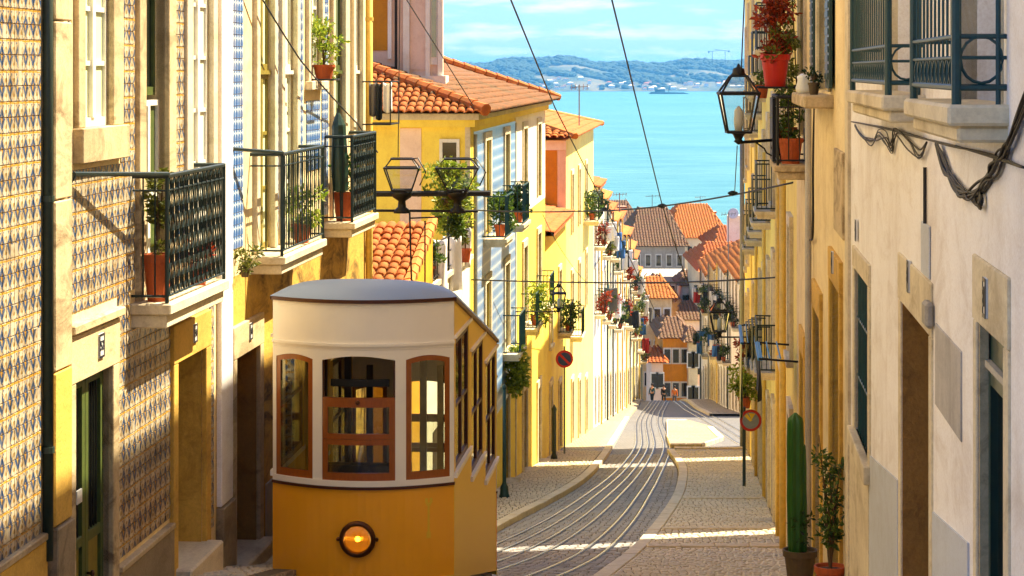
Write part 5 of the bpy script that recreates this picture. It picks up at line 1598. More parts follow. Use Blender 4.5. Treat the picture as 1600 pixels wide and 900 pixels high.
# ---- houses and roofs closing the view below the crest
def block(label, px0, px1, Y0, Y1, py_top, wm, roofm=None, rise=0.0, cols=4, rows=2, zb=-50, ws=0.75, ridge='x', win='wood_white', name='hillside_house'):
    x0, x1 = (px0 - CX) * Y0 / FPX, (px1 - CX) * Y0 / FPX; zt = zy(py_top, Y0)
    t = thing(name, label, 'house', ((x0 + x1) / 2, Y0, zb), 'houses closing the view')
    MB().box(x0, x1, Y0, Y1, zb, zt).build('wall', wm, t)
    w = (x1 - x0) / max(cols, 1)
    for i in range(cols):
        for j in range(rows):
            xc = x0 + w * (i + 0.5); z1 = zt - 0.9 - j * 3.1
            f = MB().box(xc - 0.5 * ws, xc + 0.5 * ws, Y0 - 0.08, Y0 + 0.02, z1 - 1.5, z1).build('window', win, t)
            MB().box(xc - 0.36 * ws, xc + 0.36 * ws, Y0 - 0.1, Y0 - 0.07, z1 - 1.38, z1 - 0.14).build('pane', 'glass_dark', f)
    if roofm:
        o = 0.5; th = Vector((0, 0, 0.0))
        a, b, c, d = Vector((x0 - o, Y0 - o, zt)), Vector((x1 + o, Y0 - o, zt)), Vector((x1 + o, Y1 + o, zt)), Vector((x0 - o, Y1 + o, zt))
        q = (x1 - x0) * 0.22; ym = (Y0 + Y1) / 2
        r0, r1 = Vector((x0 + q, ym, zt + rise)), Vector((x1 - q, ym, zt + rise))
        rf = MB().poly(a, b, r1, r0).poly(b, c, r1).poly(c, d, r0, r1).poly(d, a, r0).poly(a, b, c, d).build('roof', roofm, t)
        roof_tiles(rf, [a, b, r1, r0], a, b - a, slope_dir(a, b, r0), roofm, 0.34, 0.6)
        roof_tiles(rf, [b, c, r1], b, c - b, slope_dir(b, c, r1), roofm, 0.34, 0.6)
        roof_tiles(rf, [d, a, r0], d, a - d, slope_dir(d, a, r0), roofm, 0.34, 0.6)
    return t
block('orange fronted house at the foot of the street', 1036, 1076, 212, 226, 528, 'plaster_orange', 'tile_brown', 1.2, 3, 3, win='wood_white')
block('pale yellow house beside the orange front at the foot of the street', 1004, 1050, 224, 238, 466, 'plaster_cream', 'tile_bright', 1.5, 3, 4)
block('cream house behind the orange front, right of it', 1062, 1094, 228, 240, 500, 'plaster_pale', 'tile_brown', 1.3, 3, 4)
block('grey terrace walls stepping up below the brown roof', 1000, 1086, 258, 268, 432, 'plaster_grey', None, 0, 6, 2)
block('large grey walled house with brown hipped roof below the river', 988, 1070, 272, 296, 385, 'plaster_grey', 'tile_brown', 3.9, 5, 2)
block('wide house under the bright orange roof below the river', 1052, 1138, 285, 312, 372, 'plaster_pale', 'tile_bright', 3.4, 5, 2)
block('pale house with brown roof half hidden by the left row', 940, 998, 300, 322, 352, 'plaster_pale', 'tile_brown', 2.6, 4, 2)
block('house with orange roof rising above the far right row', 1098, 1175, 232, 252, 424, 'plaster_cream', 'tile_orange', 2.2, 5, 3)
block('low white house with orange roof between the grey walls and orange front', 1012, 1062, 244, 254, 478, 'plaster_pale', 'tile_orange', 1.8, 4, 1)
block('white house with orange roof at the right end of the lower town', 1120, 1190, 262, 282, 392, 'plaster_pale', 'tile_orange', 2.2, 5, 2)
block('small pink house squeezed left of the orange front', 1018, 1036, 210, 218, 566, 'plaster_pink', 'tile_orange', 0.9, 2, 3)
block('narrow cream house right of the orange front', 1076, 1090, 210, 218, 534, 'plaster_cream', 'tile_brown', 0.9, 2, 4)
block('small white gabled house above the orange front', 1040, 1066, 236, 243, 505, 'plaster_white', 'tile_bright', 1.2, 3, 2)
block('narrow ochre house above the pale yellow one', 1018, 1040, 248, 256, 452, 'plaster_ochre', 'tile_brown', 1.2, 3, 2)
block('pale house stepping down below the bright orange roof', 1066, 1092, 250, 258, 446, 'plaster_pale', 'tile_brown', 1.3, 3, 2)
for px, py, Y, h, lab in ((972, 322, 300, 1.6, 'brick chimney stack on the brown roofs left of the orange one'), (1003, 326, 296, 1.5, 'reddish chimney on the ridge near the wire crossing'), (1112, 330, 298, 1.4, 'white chimney on the bright orange roof')):
    p = at(px, py, Y); t = thing('chimney', lab, 'chimney', (p.x, p.y, p.z - 2.5))
    MB().box(p.x - 0.5, p.x + 0.5, p.y - 0.4, p.y + 0.4, p.z - 3.5, p.z).build('stack', 'plaster_pink' if 'white' not in lab else 'plaster_pale', t)
    MB().box(p.x - 0.6, p.x + 0.6, p.y - 0.5, p.y + 0.5, p.z - 0.25, p.z - 0.05).build('cap', 'tile_orange', t)
p = at(1146, 334, 250)
t = thing('satellite_dish', 'round white dish on a pale stack beside the grey drainpipe', 'dish', (p.x, p.y, p.z - 2.2))
MB().box(p.x - 0.6, p.x + 0.9, p.y + 0.3, p.y + 1.3, p.z - 5, p.z - 0.2).build('stack', 'plaster_pale', t)
MB().lathe((p.x, p.y, p.z), [(0.01, 0.0), (0.36, 0.04), (0.6, 0.13), (0.61, 0.11), (0.36, 0.01), (0.01, -0.03)], 20, (-0.3, -1, 0.35)).build('dish', 'plate_white', t, smooth=True)
# ================================================================== the funicular tram
TO = Vector(((567.5 - CX) * 26 / FPX, 26.0, -6.0))
_n = math.hypot(1, 0.0775)
TA, TR = Vector((0.0775 / _n, 1 / _n, 0)), Vector((1 / _n, -0.0775 / _n, 0))
def TP(x, y, z): return TO + TR * x + TA * y + Vector((0, 0, z))
HW, BOW, TL, SL = 1.03, 0.42, 5.75, 0.2
def fy(x): return -BOW * (1 - (x / HW) ** 2)
TRAM = thing('tram', 'yellow and cream funicular tram with curved front and lit round headlamp', 'tram', TO)

def fpanel(name, x0, x1, z0, z1, mat, parent, out=0.0, thick=0.05, n=10, smooth=False, back=False):
    """piece of the bowed end wall between two columns; z0 and z1 may be functions of x"""
    f0 = z0 if callable(z0) else (lambda x: z0); f1 = z1 if callable(z1) else (lambda x: z1)
    mb = MB()
    for i in range(n + 1):
        x = x0 + (x1 - x0) * i / n
        if back:
            yo, yi = TL - fy(x) + out, TL - fy(x) - thick; sh = -SL * TL
        else:
            yo, yi = fy(x) - out, fy(x) + thick; sh = 0
        mb.v += [tuple(TP(x, yo, f0(x) + sh)), tuple(TP(x, yo, f1(x) + sh)), tuple(TP(x, yi, f1(x) + sh)), tuple(TP(x, yi, f0(x) + sh))]
    for i in range(n):
        a = i * 4
        for k in range(4):
            k2 = (k + 1) % 4
            mb.f.append((a + k, a + k2, a + 4 + k2, a + 4 + k))
    mb.f.append((0, 1, 2, 3)); mb.f.append((n*4 + 3, n*4 + 2, n*4 + 1, n*4))
    return mb.build(name, mat, parent, bevel=0.0, smooth=False)

Z_bot, Z_belt, Z_sill, Z_arch, Z_lip, Z_eave = 0.33, 1.36, 1.44, 2.84, 2.95, 3.44
CW, S0, S1_ = 0.41, 0.525, 0.985
arc = lambda x: Z_arch - 0.02 + 0.05 * math.cos(min(1, abs(x) / CW) * math.pi / 2) - 0.045
arcS = lambda x: Z_arch - 0.02 + 0.06 * math.sin(math.pi * (abs(x) - S0 + 0.05) / (S1_ - S0 + 0.1)) - 0.06
for bk in (False, True):
    fpanel('apron', -HW, HW, Z_bot, Z_belt - 0.02, 'tram_orange', TRAM, 0.0, 0.05, 24, back=bk)
    fpanel('apron_base', -HW, HW, Z_bot - 0.1, Z_bot - 0.002, 'tram_yellow', TRAM, 0.02, 0.05, 24, back=bk)
    fpanel('belt_moulding', -HW - 0.01, HW + 0.01, Z_belt - 0.018, Z_belt + 0.012, 'tram_trim', TRAM, 0.028, 0.02, 24, back=bk)
    fpanel('sill_band', -HW, HW, Z_belt + 0.014, Z_sill, 'tram_cream', TRAM, 0.012, 0.05, 24, back=bk)
    for a, b in ((-HW, -S1_), (-S0, -CW), (CW, S0), (S1_, HW)):
        fpanel('window_post', a, b, Z_sill, Z_arch + 0.05, 'tram_cream', TRAM, 0.004, 0.06, 3, back=bk)
    fpanel('window_head', -S1_, -S0, arcS, Z_arch + 0.05, 'tram_cream', TRAM, 0.003, 0.05, 10, back=bk)
    fpanel('window_head', S0, S1_, arcS, Z_arch + 0.05, 'tram_cream', TRAM, 0.003, 0.05, 10, back=bk)
    fpanel('window_head', -CW, CW, arc, Z_arch + 0.05, 'tram_cream', TRAM, 0.003, 0.05, 12, back=bk)
    fpanel('fascia', -HW, HW, Z_arch + 0.052, Z_eave - 0.03, 'tram_cream', TRAM, 0.0, 0.05, 24, back=bk)
    fpanel('fascia_lip', -HW - 0.01, HW + 0.01, Z_lip - 0.02, Z_lip + 0.012, 'tram_cream', TRAM, 0.025, 0.0, 24, back=bk)
    fpanel('roof_trim', -HW - 0.015, HW + 0.015, Z_eave - 0.03, Z_eave + 0.01, 'tram_trim', TRAM, 0.035, 0.03, 24, back=bk)
    # wooden sashes in the side lights
    for sg in (-1, 1):
        a, b = sorted((sg * S0, sg * S1_)); w = 0.055
        fr_ = fpanel('window_frame', a, a + w, Z_sill, arcS, 'tram_wood', TRAM, -0.004, 0.045, 3, back=bk)
        fpanel('frame_stile', b - w, b, Z_sill, arcS, 'tram_wood', fr_, -0.004, 0.045, 3, back=bk)
        fpanel('frame_rail', a + w, b - w, Z_sill, Z_sill + 0.085, 'tram_wood', fr_, -0.004, 0.045, 4, back=bk)
        fpanel('frame_rail', a + w, b - w, lambda x: arcS(x) - 0.06, arcS, 'tram_wood', fr_, -0.004, 0.045, 8, back=bk)
        fpanel('pane', a + w, b - w, Z_sill + 0.085, lambda x: arcS(x) - 0.06, 'glass_clear', fr_, -0.02, 0.026, 4, back=bk)
    # centre light: open top, dropped sash and fixed lower sash
    zA, zB, zC = Z_sill, Z_sill + 0.455, Z_sill + 0.92
    for (z0, z1, rb_, rt) in ((zA, zB, 0.085, 0.06), (zB + 0.004, zC, 0.06, 0.105)):
        s = fpanel('sash', -CW + 0.002, -CW + 0.065, z0, z1, 'tram_wood', TRAM, 0.0, 0.05, 2, back=bk)
        fpanel('frame_stile', CW - 0.065, CW - 0.002, z0, z1, 'tram_wood', s, 0.0, 0.05, 2, back=bk)
        fpanel('frame_rail', -CW + 0.065, CW - 0.065, z0, z0 + rb_, 'tram_wood', s, 0.0, 0.05, 8, back=bk)
        fpanel('frame_rail', -CW + 0.065, CW - 0.065, z1 - rt, z1, 'tram_wood', s, 0.0, 0.05, 8, back=bk)
        fpanel('pane', -CW + 0.065, CW - 0.065, z0 + rb_, z1 - rt, 'glass_clear', s, -0.02, 0.026, 6, back=bk)
    fpanel('frame_stile', -CW + 0.001, -CW + 0.02, zC, arc, 'tram_trim', TRAM, -0.01, 0.05, 2, back=bk)
    fpanel('frame_stile', CW - 0.02, CW - 0.001, zC, arc, 'tram_trim', TRAM, -0.01, 0.05, 2, back=bk)
# knob on the sash, sign bar behind the open top light
MB().lathe(TP(0.0, fy(0) - 0.0, zC - 0.05), [(0.025, 0), (0.025, 0.025), (0.012, 0.035)], 10, -TA).build('sash_knob', 'brass', TRAM, smooth=True)
fpanel('destination_bar', -0.33, 0.33, zC + 0.11, zC + 0.19, 'iron_black', TRAM, -0.12, 0.15, 6)

# headlamp
hc = TP(0.0, fy(0.0), 0.80)
HL = MB().lathe(hc, [(0.145, -0.02), (0.19, 0.0), (0.205, 0.03), (0.2, 0.055), (0.165, 0.07), (0.15, 0.06), (0.145, 0.0)], 32, -TA, False).build('headlamp', 'brass', TRAM, smooth=True)
MB().lathe(hc, [(0.15, 0.012), (0.12, 0.004), (0.01, 0.002)], 28, -TA).build('reflector', 'lamp_reflect' if 'lamp_reflect' in M else 'steel', HL, smooth=True)
MB().lathe(hc, [(0.022, 0.004), (0.03, 0.015), (0.022, 0.035), (0.005, 0.04)], 16, -TA).build('bulb', 'lamp_glow', HL, smooth=True)
lens = MB()
N = 22
for i in range(N):                                   # ribbed glass
    x = -0.145 + 0.29 * (i + 0.5) / N; hgt = math.sqrt(max(0.0, 0.15 ** 2 - x * x))
    c = hc - TA * 0.062 + TR * x
    lens.tube([c - Vector((0, 0, hgt)), c - TA * 0.015 - Vector((0, 0, hgt * 0.5)), c - TA * 0.02, c - TA * 0.015 + Vector((0, 0, hgt * 0.5)), c + Vector((0, 0, hgt))], 0.0075, 6)
lens.build('ribbed_lens', 'lens_amber', HL, smooth=True)
for sg in (-1, 1):
    MB().lathe(hc + TR * sg * 0.215 - TA * 0.03, [(0.02, -0.02), (0.022, 0.02), (0.01, 0.035)], 8, -TA).build('lamp_lug', 'brass', HL)
# worn mark left by an old emblem
xm = 0.765
def patch(x, z, w, h): return fpanel('paint_mark', x - w/2, x + w/2, z - h/2, z + h/2, 'paint_mark', TRAM, 0.0025, -0.001, 3)
for dx, dz, w, h in ((0, 0.0, 0.022, 0.34), (-0.022, 0.19, 0.03, 0.06), (0.024, 0.19, 0.03, 0.06), (0.0, 0.15, 0.05, 0.03), (0, -0.19, 0.045, 0.07)): patch(xm + dx, 1.0 + dz, w, h)

# sides: three level compartments stepping down with the slope
def side_box(name, sg, y0, y1, z0a, z0b, z1a, z1b, mat, parent, xo=0.0, th=0.05, bevel=0.0):
    xa, xb = sg * (HW + xo), sg * (HW + xo - th)
    P = [TP(xa, y0, z0a), TP(xb, y0, z0a), TP(xb, y1, z0b), TP(xa, y1, z0b), TP(xa, y0, z1a), TP(xb, y0, z1a), TP(xb, y1, z1b), TP(xa, y1, z1b)]
    return MB().hexa(P).build(name, mat, parent, bevel=bevel)
NB = 3; BL = TL / NB
for sg in (-1, 1):
    for k in range(NB):
        y0, y1 = k * BL, (k + 1) * BL; dz = -SL * y0
        lo = lambda y: Z_bot - 0.05 - SL * y
        zs = Z_sill + dz; zt = 2.98 + dz
        side_box('side_panel', sg, y0 + 0.004, y1 - 0.004, lo(y0), lo(y1), zs - 0.03, zs - 0.03, 'tram_yellow', TRAM, 0.004 - 0.006 * k)
        side_box('side_sill', sg, y0 + 0.02, y1 - 0.01, zs - 0.03, zs - 0.03, zs + 0.03, zs + 0.03, 'tram_cream', TRAM, 0.035, 0.09)
        for a, b in ((y0 + 0.01, y0 + 0.17), (y1 - 0.2, y1 - 0.01)):
            side_box('side_post', sg, a, b, zs + 0.03, zs + 0.03, zt, zt, 'tram_yellow', TRAM, 0.0, 0.06)
        f = side_box('window_frame', sg, y0 + 0.17, y0 + 0.24, zs + 0.03, zs + 0.03, zt - 0.02, zt - 0.02, 'tram_trim', TRAM, -0.008, 0.04)
        side_box('frame_stile', sg, y1 - 0.27, y1 - 0.2, zs + 0.03, zs + 0.03, zt - 0.02, zt - 0.02, 'tram_trim', f, -0.008, 0.04)
        side_box('frame_rail', sg, y0 + 0.24, y1 - 0.27, zs + 0.03, zs + 0.03, zs + 0.1, zs + 0.1, 'tram_trim', f, -0.01, 0.04)
        side_box('frame_rail', sg, y0 + 0.24, y1 - 0.27, zt - 0.09, zt - 0.09, zt - 0.02, zt - 0.02, 'tram_trim', f, -0.01, 0.04)
        side_box('meeting_rail', sg, y0 + 0.24, y1 - 0.27, zs + 0.72, zs + 0.72, zs + 0.76, zs + 0.76, 'tram_trim', f, -0.012, 0.035)
        side_box('meeting_stile', sg, (y0 + y1) / 2 - 0.03, (y0 + y1) / 2 + 0.03, zs + 0.1, zs + 0.1, zt - 0.09, zt - 0.09, 'tram_trim', f, -0.009, 0.04)
        side_box('pane', sg, y0 + 0.24, y1 - 0.27, zs + 0.1, zs + 0.1, zt - 0.09, zt - 0.09, 'glass_clear', f, -0.028, 0.006)
        side_box('drip_rail', sg, y0 + 0.02, y1 - 0.01, zt, zt, zt + 0.035, zt + 0.035, 'tram_cream', TRAM, 0.03, 0.06)
        side_box('side_fascia', sg, y0 + 0.003, y1 - 0.003, zt + 0.035, zt + 0.035, Z_eave - 0.03 - SL * y0, Z_eave - 0.03 - SL * y1, 'tram_yellow' if sg > 0 else 'tram_cream', TRAM, 0.0, 0.05)  # right side yellow instead of cream: reflected street light put into the colour
    side_box('roof_trim', sg, -0.01, TL + 0.01, Z_eave - 0.03, Z_eave - 0.03 - SL * TL, Z_eave + 0.012, Z_eave + 0.012 - SL * TL, 'tram_trim', TRAM, 0.03, 0.07)
    side_box('underframe', sg, 0.1, TL - 0.1, 0.1, 0.1 - SL * TL, Z_bot - 0.06, Z_bot - 0.06 - SL * TL, 'iron_black', TRAM, -0.06, 0.06)
# roof: cambered and rounded off over both ends
mb = MB(); NX, NY = 36, 40
for j in range(NY + 1):
    v = j / NY
    for i in range(NX + 1):
        u = -1 + 2 * i / NX; x = u * (HW + 0.03)
        ya, yb = fy(min(HW, abs(x))) - 0.03, TL - fy(min(HW, abs(x))) + 0.03
        w = 0.5 - 0.5 * math.cos(math.pi * v); w = 0.35 * w + 0.65 * v
        y = ya + (yb - ya) * w
        ed = min(y - ya, yb - y)
        cam_ = 0.2 * max(0.0, (1 - abs(u) ** 4.5)) ** 0.6 * min(1.0, max(0.0, ed) / 0.42) ** 0.5
        yy = min(max(y, 0), TL)
        mb.v.append(tuple(TP(x, y, Z_eave + 0.012 - SL * yy + cam_)))
for j in range(NY):
    for i in range(NX):
        a = j * (NX + 1) + i; mb.f.append((a, a + 1, a + NX + 2, a + NX + 1))
mb.build('roof', 'tram_roof', TRAM, smooth=True, fix=False)
mb = MB()
mb.poly(TP(-HW + 0.02, 0.02, Z_eave - 0.08), TP(HW - 0.02, 0.02, Z_eave - 0.08), TP(HW - 0.02, TL, Z_eave - 0.08 - SL * TL), TP(-HW + 0.02, TL, Z_eave - 0.08 - SL * TL))
mb.build('ceiling', 'tram_inside', TRAM)
# stepped floor, benches, partitions, hand poles
for k in range(NB):
    y0, y1 = k * BL, (k + 1) * BL; z = 0.62 - SL * (y0 + BL)
    P = [TP(x, y, zz_) for zz_ in (z - 0.2, z) for (x, y) in ((-HW + 0.06, y0), (HW - 0.06, y0), (HW - 0.06, y1), (-HW + 0.06, y1))]
    MB().hexa(P).build('floor', 'tram_inside', TRAM)
    for sg in (-1, 1):
        P = [TP(sg * x, y, zz_) for zz_ in (z + 0.38, z + 0.44) for (x, y) in ((0.5, y0 + 0.25), (HW - 0.08, y0 + 0.25), (HW - 0.08, y1 - 0.25), (0.5, y1 - 0.25))]
        MB().hexa(P).build('bench', 'tram_wood', TRAM)
    if k:
        for sg in (-1, 1):
            P = [TP(sg * x, y, zz_) for zz_ in (z, 2.95 - SL * y0) for (x, y) in ((0.42, y0 - 0.03), (0.5, y0 - 0.03), (0.5, y0 + 0.03), (0.42, y0 + 0.03))]
            MB().hexa(P).build('partition_post', 'tram_inside', TRAM)
            P = [TP(sg * x, y, zz_) for zz_ in (z, z + 1.15) for (x, y) in ((0.5, y0 - 0.02), (HW - 0.07, y0 - 0.02), (HW - 0.07, y0 + 0.02), (0.5, y0 + 0.02))]
            MB().hexa(P).build('partition', 'tram_inside', TRAM)
P = [TP(x, y, zz_) for zz_ in (0.5, 1.5) for (x, y) in ((-0.5, 0.25), (0.5, 0.25), (0.5, 0.45), (-0.5, 0.45))]
MB().hexa(P).build('driver_desk', 'tram_inside', TRAM)
for sg in (-1, 1):
    for y in (1.0, 4.6):
        c = TP(sg * 0.45, y, 0.27 - SL * y)
        MB().lathe(c, [(0.26, -0.05), (0.3, -0.03), (0.3, 0.03), (0.26, 0.05)], 20, TR).build('wheel', 'steel_dark', TRAM)
# ================================================================== street furniture, wires, plants, small things
def lantern(name, label, c, s, arm_pts, mat='iron_black', glassed=True, group='street lanterns'):
    """four-sided street lantern; c is the middle of its glass, s its body height"""
    c = Vector(c)
    t = thing(name, label, 'street lamp', c - Vector((0, 0, s * 0.75)), group)
    wt, wb, zt, zb = s * 0.36, s * 0.22, s * 0.32, -s * 0.42
    cor = [(-1, -1), (1, -1), (1, 1), (-1, 1)]
    T = [c + Vector((x * wt, y * wt, zt)) for x, y in cor]; B = [c + Vector((x * wb, y * wb, zb)) for x, y in cor]
    K = [c + Vector((x * wt * 0.42, y * wt * 0.42, zt + s * 0.33)) for x, y in cor]
    r = s * 0.022
    for i in range(4): MB().tube([B[i], T[i]], r, 5).build('frame_bar', mat, t)
    for ring, rr in ((T, r * 1.7), (B, r * 1.3), (K, r)):
        m_ = MB()
        for i in range(4): m_.tube([ring[i], ring[(i + 1) % 4]], rr, 5)
        m_.build('ring', mat, t)
    for i in range(4): MB().tube([T[i], K[i]], r, 5).build('roof_bar', mat, t)
    if glassed:
        for i in range(4):
            j = (i + 1) % 4
            MB().poly(B[i], B[j], T[j], T[i]).build('pane', 'glass_lantern', t)
            MB().poly(T[i], T[j], K[j], K[i]).build('roof_pane', 'glass_lantern', t)
        MB().lathe(c + Vector((0, 0, zt + s * 0.33)), [(wt * 0.46, 0), (wt * 0.34, s * 0.06), (wt * 0.3, s * 0.14), (wt * 0.12, s * 0.17), (0.01, s * 0.24)], 10).build('cap', mat, t, smooth=True)
        MB().lathe(c + Vector((0, 0, zb)), [(wb * 0.3, 0), (wb * 0.42, s * 0.2), (wb * 0.36, s * 0.42), (0.01, s * 0.5)], 10).build('lamp_bulb', 'plate_white', t, smooth=True)
    MB().lathe(c + Vector((0, 0, zb)), [(wb * 0.9, 0), (wb * 0.5, -s * 0.05), (wb * 0.3, -s * 0.14), (wb * 0.42, -s * 0.18), (0.01, -s * 0.24)], 10).build('base', mat, t, smooth=True)
    if arm_pts:
        MB().tube(arm_pts, s * 0.03, 6).build('arm', mat, t)
    return t
# right foreground lantern
Yr = 33.0; c = at(1154, 172, Yr); s = 0.75
ap = c - Vector((0, 0, s * 0.62)); wp = RR.p(Yr + 0.3, 0, ap.z + 0.02)
t = lantern('street_lantern', 'large clear glass street lantern on a scrolled arm at the right wall', c, s, [ap, ap.lerp(wp, 0.5) + Vector((0, 0, 0.02)), wp])
pts = [ap.lerp(wp, 0.25)]
for i in range(14):
    a = i * 0.55; r = 0.13 * (1 - i / 18)
    pts.append(ap.lerp(wp, 0.55) + Vector((-r * math.cos(a) * 1.3, 0, -0.1 - r * math.sin(a))))
MB().tube(pts, 0.013, 5).build('scroll', 'iron_black', t)
pts = [wp + Vector((0, 0, -0.42)), wp + Vector((-0.12, 0, -0.3)), wp + Vector((-0.28, 0, -0.06))]
MB().tube(pts, 0.014, 5).build('scroll', 'iron_black', t)
MB().fbox(RR, Yr + 0.15, Yr + 0.45, 0, 0.03, ap.z - 0.25, ap.z + 0.2).build('wall_plate', 'iron_black', t)
# farther lanterns
Y = 62.0; c = at(1124, 500, Y); s = 0.72; ap = c - Vector((0, 0, s * 0.64))
lantern('street_lantern', 'street lantern on a thin arm farther down the right wall', c, s, [ap, RR.p(Y, 0, ap.z)])
Y = 66.0; c = at(873, 468, Y); s = 0.56; ap = c - Vector((0, 0, s * 0.62))
lantern('street_lantern', 'small street lantern on a long arm in front of the low yellow house', c, s, [ap, Vector(L.p(Y, 0, ap.z))])
# pair of empty lantern cages on a beam over the tram
Y = 38.05
bar = thing('lantern_beam', 'dark horizontal beam over the tram carrying two open lanterns', 'beam', at(590, 302, Y))
MB().tube([at(572, 303, Y), at(766, 302, Y)], 0.048, 6).build('beam', 'iron_black', bar)
MB().tube([at(572, 329, Y), at(747, 330, Y)], 0.022, 6).build('lower_beam', 'iron_black', bar)
MB().tube([at(640, 329, Y), at(644, 480, Y)], 0.016, 5).build('drop_rod', 'iron_black', bar)
MB().tube([at(664, 345, Y), at(664, 460, Y)], 0.014, 5).build('drop_rod', 'iron_black', bar)
MB().tube([at(641, 341, Y), at(690, 339, Y)], 0.014, 5).build('tie_rod', 'iron_black', bar)
for px, w, lab in ((628, 27, 'open topped iron lantern on the beam nearest the yellow pipe'), (715, 33, 'open topped iron lantern on the beam in front of the bright shrub')):
    t = thing('lantern_cage', lab, 'street lamp', at(px, 332, Y), 'open lanterns on the beam')
    MB().lathe(at(px, 333, Y), [(0.14, 0), (0.13, 0.05), (0.07, 0.1), (0.06, 0.2), (0.15, 0.26), (0.19, 0.33), (0.17, 0.37)], 14).build('base', 'iron_black', t, smooth=True)
    u = Y / FPX
    b = [at(px, 297, Y) + Vector((x * 0.16, y * 0.16, 0)) for x, y in ((-1, -1), (1, -1), (1, 1), (-1, 1))]
    m = [at(px, 262, Y) + Vector((x * w * u, y * w * u, 0)) for x, y in ((-1, -1), (1, -1), (1, 1), (-1, 1))]
    tp = [at(px, 248, Y) + Vector((x * w * u * 0.6, y * w * u * 0.6, 0)) for x, y in ((-1, -1), (1, -1), (1, 1), (-1, 1))]
    for i in range(4):
        j = (i + 1) % 4
        MB().tube([b[i], m[i], tp[i]], 0.012, 5).build('cage_bar', 'iron_black', t)
        for q, r in ((b, 0.02), (m, 0.017), (tp, 0.017)): MB().tube([q[i], q[j]], r, 5).build('cage_ring', 'iron_black', t)
        MB().poly(b[i], b[j], m[j], m[i]).build('pane', 'glass_lantern', t)
    pts = [tp[1], tp[1] + Vector((0.1, 0, 0.02)), m[1] + Vector((0.12, 0, -0.06)), m[1] + Vector((0.02, 0, -0.28))]
    MB().tube(pts, 0.012, 5).build('cage_hook', 'iron_black', t)

t = thing('hanging_plant', 'bushy green plant hanging from the beam around the right hand open lantern', 'plant', at(706, 338, 38.4))
MB().lathe(at(706, 326, 38.4), [(0.05, 0), (0.15, 0.05), (0.19, 0.16), (0.17, 0.17)], 14).build('basket', 'pot_brown', t)
clumps(at(704, 292, 38.35), (0.3, 0.22, 0.36), 40, 46, 0.13, 0.042).build('foliage', 'leaf_bright', t, fix=False)
clumps(at(712, 345, 38.4), (0.16, 0.14, 0.22), 12, 40, 0.09, 0.04, droop=0.5).build('trailing_foliage', 'leaf', t, fix=False)
for dx in (-0.15, 0.15): MB().tube([at(706, 318, 38.4) + Vector((dx, 0, 0)), at(706, 303, 38.1)], 0.006, 4).build('chain', 'iron_black', t)
# round signs
def round_sign(label, c, r, pole, face):
    c = Vector(c)
    t = thing('road_sign', label, 'sign', pole[0], None)
    ax = (0, -1, 0)
    MB().lathe(c, [(r, -0.012), (r, 0.0), (r * 0.98, 0.004), (r * 0.7, 0.004)], 32, ax).build('sign_plate', 'sign_red', t)
    MB().lathe(c, [(r * 0.76, 0.0), (r * 0.76, 0.008), (0.01, 0.008)], 32, ax).build('sign_face', face, t)
    return t, c
p0 = at(881, 707, 81.5); c = at(882, 561, 81.5)
t, c = round_sign('red and blue round no parking sign on a tall pole by the yellow house', c, 0.31, [Vector((p0.x, p0.y, gz(81.5)))], 'sign_blue')
MB().tube([(c.x, c.y + 0.04, gz(81.5)), (c.x, c.y + 0.04, c.z + 0.45)], 0.035, 8).build('pole', 'pipe_grey', t)
a = math.radians(45); q = Vector((math.cos(a), 0, -math.sin(a))) * 0.24; wv = Vector((math.sin(a), 0, math.cos(a))) * 0.04; f = Vector((0, -0.012, 0))
MB().hexa([c - q - wv + f * 0.5, c + q - wv + f * 0.5, c + q + wv + f * 0.5, c - q + wv + f * 0.5, c - q - wv + f, c + q - wv + f, c + q + wv + f, c - q + wv + f]).build('sign_bar', 'sign_red', t)
Ysn = 61.0; c = at(1173, 657, Ysn)
t, c = round_sign('weathered round sign with red rim on a green pole at the right wall', c, 0.29, [Vector((c.x, c.y, gz(Ysn)))], 'sign_grey')
q = 0.2
f = Vector((0, -0.012, 0))
MB().poly(c + Vector((-0.06, -0.012, 0.2)), c + Vector((0.12, -0.012, 0.18)), c + Vector((0.02, -0.012, 0.02))).poly(c + Vector((-0.17, -0.012, 0.12)), c + Vector((-0.1, -0.012, 0.18)), c + Vector((0.04, -0.012, 0.0)), c + Vector((-0.02, -0.012, -0.03))).build('faded_mark', 'paint_mark', t)
xp = at(1163, 700, Ysn).x
MB().tube([(xp, Ysn + 0.05, gz(Ysn)), (xp, Ysn + 0.05, c.z + 0.35)], 0.045, 8).build('pole', 'pipe_green', t)
# dark bollard pole by the left wall, right of the tram
p = at(788, 700, 56.8); z0 = gz(56.8) + 0.12
t = thing('iron_post', 'dark teal iron post with a bell foot beside the left house doors', 'post', (p.x, p.y, z0))
MB().lathe((p.x, p.y, z0), [(0.13, 0), (0.13, 0.06), (0.11, 0.1), (0.1, 0.28), (0.06, 0.34), (0.045, 0.4), (0.045, 2.7)], 12).build('shaft', 'iron_teal', t, smooth=True)
MB().lathe((p.x, p.y, z0 + 2.7), [(0.06, 0), (0.06, 0.05), (0.01, 0.1)], 10).build('cap', 'iron_teal', t, smooth=True)
p = L.p(77.4, 0.35, 0); z0 = gz(77.4) + 0.12
t = thing('iron_post', 'short dark iron post at the corner before the low yellow house', 'post', (p.x, p.y, z0))
MB().lathe((p.x, p.y, z0), [(0.12, 0), (0.11, 0.1), (0.07, 0.2), (0.07, 1.6), (0.09, 1.7), (0.01, 1.85)], 10).build('shaft', 'pipe_green', t, smooth=True)

